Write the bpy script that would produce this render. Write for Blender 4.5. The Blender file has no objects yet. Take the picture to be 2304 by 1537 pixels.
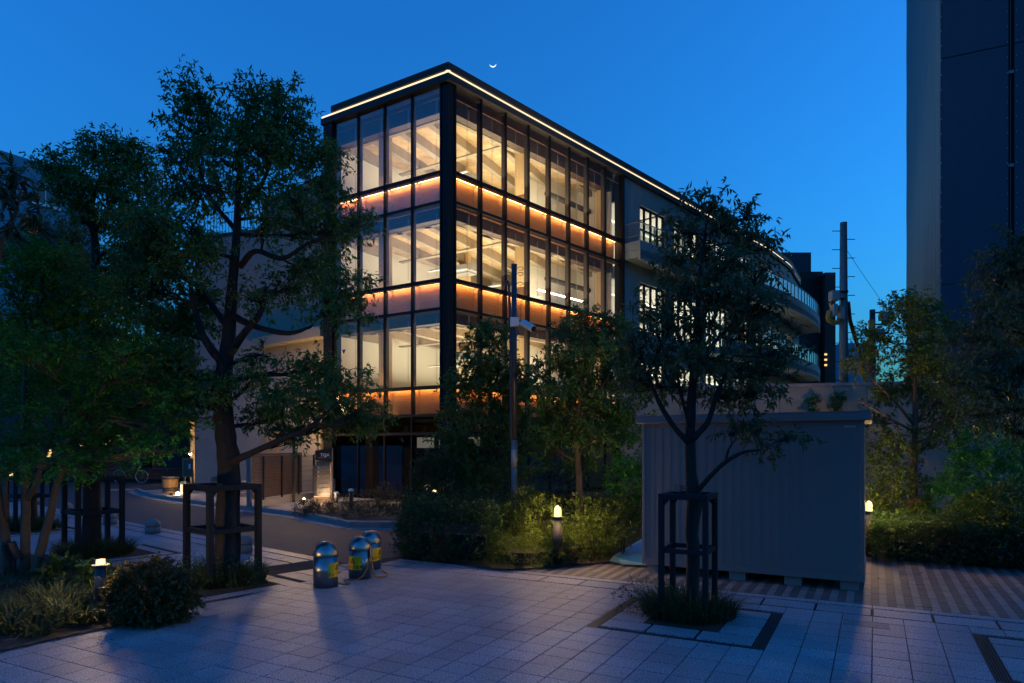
import bpy, math, random
import numpy as np
from mathutils import Vector, Matrix
random.seed(7); rng = np.random.default_rng(7)
R = math.radians
S = bpy.context.scene
COL = S.collection

# ------------------------------------------------------------------ camera, sky, exposure
F, CX, HY, CH = 1536.0, 1152.0, 1000.0, 2.1      # lens (24 mm shift) in photograph pixels; eye height
cam = bpy.data.cameras.new('camera'); cam.lens = 24; cam.sensor_width = 36
cam.shift_y = (HY - 768.5) / 2304; cam.clip_start = .1; cam.clip_end = 3000
camo = bpy.data.objects.new('camera', cam); COL.objects.link(camo)
camo.location = (0, 0, CH); camo.rotation_euler = (R(90), 0, 0); S.camera = camo

W = bpy.data.worlds.new('World'); S.world = W; W.use_nodes = True
nt = W.node_tree; sky = nt.nodes.new('ShaderNodeTexSky'); sky.sky_type = 'NISHITA'
sky.sun_disc = False; sky.sun_elevation = R(0.6); sky.sun_rotation = R(80)
sky.ozone_density = 5; sky.air_density = 1.3; sky.dust_density = 2.2
bg = nt.nodes['Background']; bg.inputs[1].default_value = 1.56
tint = nt.nodes.new('ShaderNodeMixRGB'); tint.blend_type = 'MULTIPLY'; tint.inputs[0].default_value = 1; tint.inputs[2].default_value = (.30, .99, 1.05, 1)   # cool white balance of the dusk exposure
nt.links.new(sky.outputs[0], tint.inputs[1]); nt.links.new(tint.outputs[0], bg.inputs[0])
vs = S.view_settings; vs.view_transform = 'Standard'; vs.look = 'None'; vs.exposure = 0.12; vs.gamma = 1
try: vs.use_curve_mapping = False
except Exception: pass
S.render.engine = 'CYCLES'
cy = S.cycles; cy.max_bounces = 6; cy.diffuse_bounces = 3; cy.glossy_bounces = 3; cy.transparent_max_bounces = 12
cy.sample_clamp_indirect = 4; cy.sample_clamp_direct = 12; cy.caustics_reflective = False; cy.caustics_refractive = False
cy.use_denoising = True

def G(px, py, z=0.0):
    Y = (CH - z) * F / (py - HY); return Vector(((px - CX) / F * Y, Y, z))
def P(px, py, Y): return Vector(((px - CX) / F * Y, Y, CH + (HY - py) / F * Y))
def V2(a): return Vector((a[0], a[1], 0))

# ------------------------------------------------------------------ materials
MAT = {}
def nodemat(name):
    m = bpy.data.materials.new(name); m.use_nodes = True; MAT[name] = m
    n = m.node_tree; return m, n, n.nodes['Principled BSDF']
def mat(name, col, rough=.6, metal=0, spec=.5, noise=0, nscale=8, bump=0, bscale=40, coat=0, stretch=None, col2=None, island=0, objr=0):
    m, n, b = nodemat(name)
    b.inputs['Roughness'].default_value = rough; b.inputs['Metallic'].default_value = metal
    b.inputs['Specular IOR Level'].default_value = spec; b.inputs['Coat Weight'].default_value = coat
    tc = n.nodes.new('ShaderNodeTexCoord'); mp = n.nodes.new('ShaderNodeMapping')
    n.links.new(tc.outputs['Object'], mp.inputs[0])
    if stretch: mp.inputs['Scale'].default_value = stretch
    c1 = tuple(col) + (1,); c2 = tuple(col2 if col2 else [c * (1 - noise) for c in col]) + (1,)
    src = None
    if noise or col2:
        t = n.nodes.new('ShaderNodeTexNoise'); t.inputs['Scale'].default_value = nscale; t.inputs['Detail'].default_value = 6
        t.inputs['Roughness'].default_value = .6
        n.links.new(mp.outputs[0], t.inputs[0])
        r = n.nodes.new('ShaderNodeValToRGB'); r.color_ramp.elements[0].position = .33; r.color_ramp.elements[1].position = .67
        r.color_ramp.elements[0].color = c2; r.color_ramp.elements[1].color = c1
        n.links.new(t.outputs[0], r.inputs[0]); src = r.outputs[0]
    if island or objr:
        g = n.nodes.new('ShaderNodeNewGeometry'); oi = n.nodes.new('ShaderNodeObjectInfo')
        hs = n.nodes.new('ShaderNodeHueSaturation')
        mr = n.nodes.new('ShaderNodeMapRange'); k = island or objr
        mr.inputs[3].default_value = 1 - k; mr.inputs[4].default_value = 1 + k
        if island and not objr: n.links.new(g.outputs['Random Per Island'], mr.inputs[0])
        elif objr and not island: n.links.new(oi.outputs['Random'], mr.inputs[0])
        else:
            ad = n.nodes.new('ShaderNodeMath'); ad.operation = 'ADD'; fr = n.nodes.new('ShaderNodeMath'); fr.operation = 'FRACT'
            n.links.new(g.outputs['Random Per Island'], ad.inputs[0]); n.links.new(oi.outputs['Random'], ad.inputs[1])
            n.links.new(ad.outputs[0], fr.inputs[0]); n.links.new(fr.outputs[0], mr.inputs[0])
        n.links.new(mr.outputs[0], hs.inputs['Value'])
        if src: n.links.new(src, hs.inputs['Color'])
        else: hs.inputs['Color'].default_value = c1
        src = hs.outputs[0]
    if src: n.links.new(src, b.inputs['Base Color'])
    else: b.inputs['Base Color'].default_value = c1
    if bump:
        t = n.nodes.new('ShaderNodeTexNoise'); t.inputs['Scale'].default_value = bscale; t.inputs['Detail'].default_value = 5
        n.links.new(mp.outputs[0], t.inputs[0])
        bp = n.nodes.new('ShaderNodeBump'); bp.inputs['Strength'].default_value = bump; bp.inputs['Distance'].default_value = .3 / bscale
        n.links.new(t.outputs[0], bp.inputs['Height']); n.links.new(bp.outputs[0], b.inputs['Normal'])
    return m
def emis(name, col, strength):
    m, n, b = nodemat(name); b.inputs['Base Color'].default_value = (*col, 1)
    b.inputs['Emission Color'].default_value = (*col, 1); b.inputs['Emission Strength'].default_value = strength
    return m
def glass(name, tint=(.9, .92, .95), boost=1.0):
    m = bpy.data.materials.new(name); m.use_nodes = True; n = m.node_tree; n.nodes.clear(); MAT[name] = m
    o = n.nodes.new('ShaderNodeOutputMaterial'); mx = n.nodes.new('ShaderNodeMixShader')
    tr = n.nodes.new('ShaderNodeBsdfTransparent'); tr.inputs[0].default_value = (*tint, 1)
    gl = n.nodes.new('ShaderNodeBsdfGlossy'); gl.inputs['Roughness'].default_value = .01
    fr = n.nodes.new('ShaderNodeFresnel'); fr.inputs[0].default_value = 1.5
    mu = n.nodes.new('ShaderNodeMath'); mu.operation = 'MULTIPLY'; mu.inputs[1].default_value = boost; mu.use_clamp = True
    gm = n.nodes.new('ShaderNodeNewGeometry'); im = n.nodes.new('ShaderNodeMapRange'); im.inputs[3].default_value = 1.5; im.inputs[4].default_value = 1 / 1.5
    n.links.new(gm.outputs['Backfacing'], im.inputs[0]); n.links.new(im.outputs[0], fr.inputs[0])
    n.links.new(fr.outputs[0], mu.inputs[0]); n.links.new(mu.outputs[0], mx.inputs[0])
    n.links.new(tr.outputs[0], mx.inputs[1]); n.links.new(gl.outputs[0], mx.inputs[2]); n.links.new(mx.outputs[0], o.inputs[0])
    return m
def leafmat(name, c1, c2, rough=.42, spec=.5):
    m, n, b = nodemat(name)
    g = n.nodes.new('ShaderNodeNewGeometry'); r = n.nodes.new('ShaderNodeValToRGB')
    r.color_ramp.elements[0].color = (*c1, 1); r.color_ramp.elements[1].color = (*c2, 1)
    n.links.new(g.outputs['Random Per Island'], r.inputs[0]); n.links.new(r.outputs[0], b.inputs['Base Color'])
    b.inputs['Roughness'].default_value = rough; b.inputs['Specular IOR Level'].default_value = spec
    tl = n.nodes.new('ShaderNodeBsdfTranslucent'); mx = n.nodes.new('ShaderNodeMixShader'); mx.inputs[0].default_value = .42
    n.links.new(r.outputs[0], tl.inputs[0]); o = n.nodes['Material Output']
    n.links.new(b.outputs[0], mx.inputs[1]); n.links.new(tl.outputs[0], mx.inputs[2]); n.links.new(mx.outputs[0], o.inputs[0])
    return m
def wood(name, c1, c2, rough=.5, scale=(1, 1, 12), plank=None, bump=0):
    m, n, b = nodemat(name); b.inputs['Roughness'].default_value = rough
    tc = n.nodes.new('ShaderNodeTexCoord'); mp = n.nodes.new('ShaderNodeMapping'); mp.inputs['Scale'].default_value = scale
    n.links.new(tc.outputs['Object'], mp.inputs[0])
    t = n.nodes.new('ShaderNodeTexNoise'); t.inputs['Scale'].default_value = 3; t.inputs['Detail'].default_value = 8; t.inputs['Distortion'].default_value = .6
    n.links.new(mp.outputs[0], t.inputs[0])
    r = n.nodes.new('ShaderNodeValToRGB'); r.color_ramp.elements[0].position = .3; r.color_ramp.elements[1].position = .7
    r.color_ramp.elements[0].color = (*c2, 1); r.color_ramp.elements[1].color = (*c1, 1)
    n.links.new(t.outputs[0], r.inputs[0]); out = r.outputs[0]
    if plank:
        mp2 = n.nodes.new('ShaderNodeMapping'); mp2.inputs['Rotation'].default_value = (0, 0, plank[0])
        n.links.new(tc.outputs['Object'], mp2.inputs[0])
        bk = n.nodes.new('ShaderNodeTexBrick'); bk.inputs['Scale'].default_value = 1; bk.inputs['Brick Width'].default_value = 1.1
        bk.inputs['Row Height'].default_value = plank[1]; bk.inputs['Mortar Size'].default_value = .002; bk.offset = .37
        bk.inputs['Color1'].default_value = (.62, .62, .62, 1); bk.inputs['Color2'].default_value = (1, .93, .86, 1); bk.inputs['Mortar'].default_value = (.5, .45, .4, 1)
        n.links.new(mp2.outputs[0], bk.inputs[0])
        mx = n.nodes.new('ShaderNodeMixRGB'); mx.blend_type = 'MULTIPLY'; mx.inputs[0].default_value = .55
        n.links.new(out, mx.inputs[1]); n.links.new(bk.outputs[0], mx.inputs[2]); out = mx.outputs[0]
    n.links.new(out, b.inputs['Base Color']); return m

def granite():
    m, n, b = nodemat('granite_paving')
    tc = n.nodes.new('ShaderNodeTexCoord')
    geo = n.nodes.new('ShaderNodeNewGeometry'); oi = n.nodes.new('ShaderNodeObjectInfo')
    v = n.nodes.new('ShaderNodeTexNoise'); v.inputs['Scale'].default_value = 60; v.inputs['Detail'].default_value = 3; v.inputs['Roughness'].default_value = .8
    n.links.new(geo.outputs['Position'], v.inputs[0])
    r = n.nodes.new('ShaderNodeValToRGB'); e = r.color_ramp.elements
    e[0].position = .38; e[0].color = (.030, .031, .040, 1); e[1].position = .62; e[1].color = (.52, .49, .54, 1)
    n.links.new(v.outputs[0], r.inputs[0])
    w = n.nodes.new('ShaderNodeTexNoise'); w.inputs['Scale'].default_value = 1.1; w.inputs['Detail'].default_value = 5
    n.links.new(geo.outputs['Position'], w.inputs[0])
    hs = n.nodes.new('ShaderNodeHueSaturation')
    ad = n.nodes.new('ShaderNodeMath'); ad.operation = 'ADD'; fr = n.nodes.new('ShaderNodeMath'); fr.operation = 'FRACT'
    n.links.new(geo.outputs['Random Per Island'], ad.inputs[0]); n.links.new(oi.outputs['Random'], ad.inputs[1]); n.links.new(ad.outputs[0], fr.inputs[0])
    mr = n.nodes.new('ShaderNodeMapRange'); mr.inputs[3].default_value = .86; mr.inputs[4].default_value = 1.1
    n.links.new(fr.outputs[0], mr.inputs[0])
    mw = n.nodes.new('ShaderNodeMapRange'); mw.inputs[1].default_value = .3; mw.inputs[2].default_value = .7; mw.inputs[3].default_value = .8; mw.inputs[4].default_value = 1.12
    n.links.new(w.outputs[0], mw.inputs[0])
    mm = n.nodes.new('ShaderNodeMath'); mm.operation = 'MULTIPLY'; n.links.new(mr.outputs[0], mm.inputs[0]); n.links.new(mw.outputs[0], mm.inputs[1])
    n.links.new(mm.outputs[0], hs.inputs['Value']); n.links.new(r.outputs[0], hs.inputs['Color'])
    n.links.new(hs.outputs[0], b.inputs['Base Color'])
    rr = n.nodes.new('ShaderNodeMapRange'); rr.inputs[1].default_value = .35; rr.inputs[2].default_value = .65; rr.inputs[3].default_value = .34; rr.inputs[4].default_value = .6
    n.links.new(v.outputs[0], rr.inputs[0]); n.links.new(rr.outputs[0], b.inputs['Roughness'])
    bp = n.nodes.new('ShaderNodeBump'); bp.inputs['Strength'].default_value = .5; bp.inputs['Distance'].default_value = .006
    v2 = n.nodes.new('ShaderNodeTexNoise'); v2.inputs['Scale'].default_value = 70; v2.inputs['Detail'].default_value = 4
    n.links.new(geo.outputs['Position'], v2.inputs[0]); n.links.new(v2.outputs[0], bp.inputs['Height']); n.links.new(bp.outputs[0], b.inputs['Normal'])
    return m
granite()
mat('asphalt', (.050, .053, .062), .75, noise=.3, nscale=1.3, bump=.6, bscale=90)
mat('ground_soil', (.035, .026, .018), .95, noise=.5, nscale=12, bump=.8, bscale=30)
mat('mortar', (.010, .010, .012), .9)
mat('slot_black', (.008, .008, .009), .6)
mat('drain_metal', (.09, .08, .075), .5, metal=.6)
mat('kerb_concrete', (.31, .265, .26), .8, noise=.25, nscale=6, bump=.3, bscale=60)
mat('brick_light', (.22, .20, .19), .8, noise=.3, nscale=20, bump=.3, bscale=90, island=.12, objr=.12)
mat('brick_dark', (.095, .08, .08), .8, noise=.3, nscale=20, bump=.3, bscale=90, island=.15, objr=.15)
mat('sidewalk', (.34, .31, .28), .8, noise=.2, nscale=9, island=.12, bump=.3, bscale=60)
mat('rubber_teal', (.25, .50, .50), .8, noise=.15); mat('rubber_blue', (.04, .30, .62), .75, noise=.1)
mat('black_metal', (.012, .013, .018), .38, metal=0, spec=.5)
mat('guard_paint', (.010, .010, .014), .6, spec=.3, noise=.3, nscale=14)
mat('mullion_metal', (.008, .007, .008), .5, spec=.15)
mat('fin_metal', (.07, .062, .06), .45, metal=.4)
mat('concrete', (.22, .21, .205), .8, noise=.16, nscale=1.4, bump=.25, bscale=25)
mat('concrete_cool', (.22, .25, .26), .8, noise=.2, nscale=1.2, bump=.25, bscale=25, stretch=(2, 2, .4))
mat('wall_render', (.28, .245, .20), .9, noise=.12, nscale=2, bump=.2, bscale=70)
mat('roof_metal', (.035, .03, .03), .6, spec=.25, noise=.2)
mat('panel_grey', (.18, .148, .145), .55, noise=.08, nscale=2, bump=.05)
mat('interior_white', (.74, .72, .64), .7)
mat('interior_floor', (.22, .17, .12), .6)
mat('interior_dark', (.05, .05, .05), .6)
mat('beam_wood', (.36, .30, .21), .6, noise=.15, nscale=3)
wood('ceiling_wood', (.74, .56, .33), (.60, .42, .22), .6, (1, 1, 1), plank=(R(-26.5), .13))
wood('column_wood', (.66, .48, .26), (.52, .36, .17), .5, (10, 10, .5))
wood('spandrel_wood', (.60, .255, .08), (.44, .17, .045), .45, (1.0, 1.0, 14))
wood('header_wood', (.10, .055, .035), (.06, .035, .025), .5, (1, 1, 10))
wood('barrel_wood', (.45, .26, .10), (.32, .17, .06), .6, (10, 10, 1))
wood('louver_wood', (.14, .085, .055), (.09, .05, .035), .6, (1, 1, 12))
wood('shutter_wood', (.42, .28, .15), (.30, .19, .10), .6, (12, 12, 1))
mat('bark_dark', (.028, .021, .017), .9, noise=.5, nscale=16, bump=1, bscale=22, stretch=(1, 1, .35))
mat('bark_maple', (.12, .085, .055), .8, noise=.4, nscale=14, bump=.8, bscale=20, stretch=(1, 1, .4))
mat('steel', (.33, .31, .30), .28, metal=1, noise=.1, nscale=3, stretch=(60, 60, .6))
MAT['steel'].node_tree.nodes['Principled BSDF'].inputs['Anisotropic'].default_value = .6
mat('sticker', (.95, .44, .0), .5, noise=.12, nscale=12); mat('print_black', (.01, .01, .01), .5)
mat('lamp_body', (.022, .022, .025), .42)
mat('dome_granite', (.30, .25, .245), .75, noise=.55, nscale=45, bump=.4, bscale=50)
mat('pole_grey', (.20, .20, .20), .45, metal=.5, noise=.2, nscale=8); mat('pole_dark', (.05, .055, .07), .45, metal=.3)
mat('plastic_white', (.62, .62, .62), .45); mat('plastic_grey', (.30, .30, .30), .5)
mat('cable_orange', (.35, .15, .05), .6); mat('insulator_yellow', (.55, .30, .05), .6, noise=.3)
mat('sheet_light', (.085, .15, .17), .65, noise=.22, nscale=1.0, bump=.3, bscale=6, stretch=(3, 3, .12))
mat('sheet_dark', (.012, .045, .085), .6, noise=.15, nscale=3, bump=.15, bscale=8)
mat('steel_brown', (.16, .065, .035), .6, noise=.2)
mat('slat_dark', (.03, .024, .022), .6)
mat('far_wall', (.05, .22, .34), .85, noise=.1); mat('far_dark', (.05, .06, .075), .9, noise=.2)
mat('brick_wall', (.16, .065, .045), .85, island=.2, noise=.3, nscale=30)
mat('totem_slat', (.11, .105, .095), .4, metal=.4); mat('totem_black', (.012, .012, .013), .3)
mat('totem_wood', (.50, .34, .22), .6, noise=.15, nscale=6, stretch=(8, 8, 1))
mat('petal', (.5, .02, .15), .6)
mat('tyre', (.01, .01, .01), .8); mat('rim', (.55, .55, .55), .3, metal=1)
mat('mesh_wire', (.035, .03, .028), .6)
mat('dry_leaf', (.16, .09, .04), .8, island=.3)
mat('sticker_purple', (.05, .01, .12), .5)
glass('window_glass', (.95, .96, .97), 1.2); glass('dark_glass', (.45, .46, .5), 1.2); glass('rail_glass', (.75, .8, .8), 1.3)
emis('led_strip', (1, .54, .19), 78); emis('led_white', (1, .73, .42), 1.3)
emis('lamp_glow', (1, .72, .30), 1.9); emis('lamp_glow_small', (1, .72, .30), 2.2); emis('tube_light', (1, .93, .78), 9); emis('window_lit', (1, .92, .66), 1.5)
emis('warm_window', (1, .62, .22), 1.2); emis('moon_glow', (.85, .93, 1), 1.3); emis('room_glow', (1, .90, .62), .55)
emis('path_lamp', (1, .72, .45), 30)
leafmat('leaf_oak', (.03, .095, .018), (.10, .20, .035)); leafmat('leaf_oak_dark', (.03, .06, .02), (.10, .14, .05), .36, .55)
leafmat('leaf_maple', (.03, .15, .022), (.08, .32, .045), .5, .4); leafmat('leaf_olive', (.10, .10, .025), (.20, .17, .05), .6, .3)
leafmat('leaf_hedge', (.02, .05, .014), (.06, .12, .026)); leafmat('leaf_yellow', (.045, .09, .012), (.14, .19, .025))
leafmat('leaf_heuchera', (.03, .05, .012), (.14, .10, .03), .4); leafmat('leaf_grass', (.02, .045, .015), (.10, .13, .05), .5)
leafmat('leaf_loquat', (.02, .04, .02), (.06, .08, .03), .35); leafmat('leaf_shrub', (.03, .035, .015), (.10, .085, .04), .5)

# ------------------------------------------------------------------ mesh building helpers
ORG = {}
def origin(o): return ORG.get(o.name, Vector((0, 0, 0))) if o else Vector((0, 0, 0))
def empty(name, loc, label=None, cat=None, group=None):
    o = bpy.data.objects.new(name, None); COL.objects.link(o); o.empty_display_size = .2
    o.location = loc; ORG[o.name] = Vector(loc); tag(o, label, cat, group); return o
def tag(o, label=None, cat=None, group=None, kind=None):
    if label: o['label'] = label
    if cat: o['category'] = cat
    if group: o['group'] = group
    if kind: o['kind'] = kind
    return o
def link_mesh(name, me, m, parent=None, o=None):
    ob = bpy.data.objects.new(name, me); COL.objects.link(ob)
    if m and not me.materials: me.materials.append(MAT[m] if isinstance(m, str) else m)
    if parent:
        ob.parent = parent; ob.location = (0, 0, 0) if o is None else Vector(o) - origin(parent); ORG[ob.name] = origin(parent) if o is None else Vector(o)
    else:
        ob.location = o if o is not None else (0, 0, 0); ORG[ob.name] = Vector(ob.location)
    return ob
class MB:
    def __init__(s): s.v = []; s.f = []; s.sm = False
    def add(s, vs, fs):
        k = len(s.v); s.v += [tuple(x) for x in vs]; s.f += [tuple(i + k for i in f) for f in fs]; return s
    def hexa(s, q):      # q: 4 bottom + 4 top
        return s.add(q, [(0, 3, 2, 1), (4, 5, 6, 7), (0, 1, 5, 4), (1, 2, 6, 5), (2, 3, 7, 6), (3, 0, 4, 7)])
    def obox(s, o, u, n, t0, t1, d0, d1, z0, z1):   # box in a frame: along u, outward n
        o = Vector(o); u = Vector(u); n = Vector(n)
        c = [o + u * t + n * d for t, d in ((t0, d0), (t1, d0), (t1, d1), (t0, d1))]
        if (u.x * n.y - u.y * n.x) * (t1 - t0) * (d1 - d0) < 0: c = c[::-1]
        return s.hexa([(p.x, p.y, z0) for p in c] + [(p.x, p.y, z1) for p in c])
    def box(s, x0, x1, y0, y1, z0, z1): return s.obox((0, 0, 0), (1, 0, 0), (0, 1, 0), x0, x1, y0, y1, z0, z1)
    def prism(s, poly, z0, z1):
        a = sum(poly[i][0] * poly[(i + 1) % len(poly)][1] - poly[(i + 1) % len(poly)][0] * poly[i][1] for i in range(len(poly)))
        if a < 0: poly = poly[::-1]
        n = len(poly)
        return s.add([(p[0], p[1], z0) for p in poly] + [(p[0], p[1], z1) for p in poly],
                     [tuple(range(n - 1, -1, -1)), tuple(range(n, 2 * n))] + [(i, (i + 1) % n, n + (i + 1) % n, n + i) for i in range(n)])
    def tube(s, pts, rad, n=8, caps=True, wob=0):
        pts = [Vector(p) for p in pts]; k = len(pts); rad = rad if hasattr(rad, '__len__') else [rad] * k
        vs = []; fs = []; up = Vector((0, 0, 1)); px = None
        for i, p in enumerate(pts):
            d = (pts[min(i + 1, k - 1)] - pts[max(i - 1, 0)]).normalized()
            x = (px - d * px.dot(d)) if px else d.cross(up if abs(d.z) < .9 else Vector((1, 0, 0)))
            if x.length < 1e-6: x = d.orthogonal()
            x.normalize(); px = x; y = d.cross(x)
            for j in range(n):
                a = 2 * math.pi * j / n; r = rad[i] * (1 + (random.uniform(-wob, wob) if wob else 0))
                vs.append(p + x * math.cos(a) * r + y * math.sin(a) * r)
        for i in range(k - 1):
            for j in range(n): fs.append((i * n + j, i * n + (j + 1) % n, (i + 1) * n + (j + 1) % n, (i + 1) * n + j))
        if caps: fs.append(tuple(range(n - 1, -1, -1))); fs.append(tuple((k - 1) * n + j for j in range(n)))
        return s.add(vs, fs)
    def lathe(s, prof, c=(0, 0, 0), n=20):     # prof: (r, z) from bottom to top
        vs = []; fs = []
        for r, z in prof:
            for j in range(n): a = 2 * math.pi * j / n; vs.append((c[0] + r * math.cos(a), c[1] + r * math.sin(a), c[2] + z))
        for i in range(len(prof) - 1):
            for j in range(n): fs.append((i * n + j, i * n + (j + 1) % n, (i + 1) * n + (j + 1) % n, (i + 1) * n + j))
        fs.append(tuple(range(n - 1, -1, -1))); fs.append(tuple((len(prof) - 1) * n + j for j in range(n)))
        return s.add(vs, fs)
    def quad(s, a, b, c, d): return s.add([a, b, c, d], [(0, 1, 2, 3)])
    def build(s, name, m, parent=None, smooth=False, bevel=0, o=None):
        oo = origin(parent) if o is None else Vector(o)
        me = bpy.data.meshes.new(name)
        me.from_pydata([(x - oo.x, y - oo.y, z - oo.z) for x, y, z in s.v], [], s.f); me.update()
        if smooth: me.polygons.foreach_set('use_smooth', [True] * len(me.polygons))
        ob = link_mesh(name, me, m, parent, o)
        if bevel:
            b = ob.modifiers.new('bevel', 'BEVEL'); b.width = bevel; b.segments = 2; b.limit_method = 'ANGLE'
        return ob
def np_mesh(name, verts, faces, m, parent=None, smooth=False):
    oo = np.array(origin(parent)); me = bpy.data.meshes.new(name); v = (verts - oo).astype(np.float32)
    k = faces.shape[1]; me.vertices.add(len(v)); me.vertices.foreach_set('co', v.ravel())
    me.loops.add(faces.size); me.loops.foreach_set('vertex_index', faces.ravel().astype(np.int32))
    me.polygons.add(len(faces)); me.polygons.foreach_set('loop_start', np.arange(0, faces.size, k, dtype=np.int32))
    me.update(calc_edges=True)
    return link_mesh(name, me, m, parent)
def copy_tree(o, loc=None, rz=None, parent=None):
    c = o.copy(); COL.objects.link(c); c.parent = parent
    for ch in list(o.children): copy_tree(ch, parent=c)
    if loc is not None: c.location = loc
    if rz is not None: c.rotation_euler = (0, 0, rz)
    return c
def text_mesh(txt, size):
    cu = bpy.data.curves.new('text', 'FONT'); cu.body = txt; cu.size = size; cu.align_x = 'CENTER'; cu.resolution_u = 2; cu.offset = size * .02
    ob = bpy.data.objects.new('text', cu); COL.objects.link(ob)
    dg = bpy.context.evaluated_depsgraph_get(); me = ob.evaluated_get(dg).to_mesh()
    v = [tuple(x.co) for x in me.vertices]; f = [tuple(p.vertices) for p in me.polygons]
    ob.evaluated_get(dg).to_mesh_clear(); bpy.data.objects.remove(ob); bpy.data.curves.remove(cu)
    return v, f

# ------------------------------------------------------------------ foliage helpers
def unit(a): return a / np.maximum(np.linalg.norm(a, axis=1, keepdims=True), 1e-9)
def leaf_geo(pos, d, nrm, L, Wd, curl=.15):
    d = unit(d); side = unit(np.cross(d, nrm)); nn = np.cross(side, d)
    L = L[:, None]; Wd = Wd[:, None]
    mid = pos + d * L * .42
    a = pos; b = mid + side * Wd * .5 + nn * Wd * .18; c = pos + d * L - nn * L * curl; e = mid - side * Wd * .5 + nn * Wd * .18
    v = np.stack([a, b, c, e], 1).reshape(-1, 3); n = len(pos); i = np.arange(n)[:, None] * 4
    f = np.concatenate([i + np.array([[0, 1, 2]]), i + np.array([[0, 2, 3]])]); return v, f
def leaves_on_twigs(c, out, per, L, Wd, twl, droop, flat=0, spread=.8):
    n = len(c); tw = unit(out + rng.normal(0, .45, (n, 3)) + np.array([0, 0, -.15 * droop]))
    s = rng.uniform(.1, 1, (n, per)); p = c[:, None] + tw[:, None] * s[..., None] * twl + rng.normal(0, .12 * twl, (n, per, 3)) * .5
    p[..., 2] -= droop * .25 * twl * s ** 2
    d = tw[:, None] * .6 + rng.normal(0, spread, (n, per, 3)) * (np.array([1, 1, 1 - .75 * flat])) + np.array([0, 0, -droop])
    p = p.reshape(-1, 3); d = d.reshape(-1, 3)
    nr = rng.normal(0, 1 - .6 * flat, p.shape) + np.array([0, 0, 1.0 + 2 * flat])
    k = len(p); l = L * rng.uniform(.6, 1.2, k)
    return leaf_geo(p, d, nr, l, Wd * rng.uniform(.75, 1.2, k)), tw
def blob_points(c, r, n, shell=.55, low=-1.0):
    d = unit(rng.normal(0, 1, (n, 3))); rad = rng.uniform(0, 1, n) ** (1 / 3 * (1 - shell) + .12)
    q = d * rad[:, None]; return c + q * r, d
def jag(a, b, n, amp):
    a = Vector(a); b = Vector(b); pts = []
    for i in range(n + 1):
        t = i / n; w = math.sin(math.pi * t) * amp
        pts.append(a.lerp(b, t) + Vector((random.uniform(-w, w), random.uniform(-w, w), random.uniform(-w, w) - 0)))
    return pts
def smooth_path(pts, k=4):
    pts = [Vector(p) for p in pts]; out = []
    q = [pts[0] * 2 - pts[1]] + pts + [pts[-1] * 2 - pts[-2]]
    for i in range(1, len(q) - 2):
        for j in range(k):
            t = j / k; p0, p1, p2, p3 = q[i - 1], q[i], q[i + 1], q[i + 2]
            out.append(.5 * ((2 * p1) + (p2 - p0) * t + (2 * p0 - 5 * p1 + 4 * p2 - p3) * t * t + (3 * p1 - p0 - 3 * p2 + p3) * t ** 3))
    out.append(pts[-1]); return out
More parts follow.
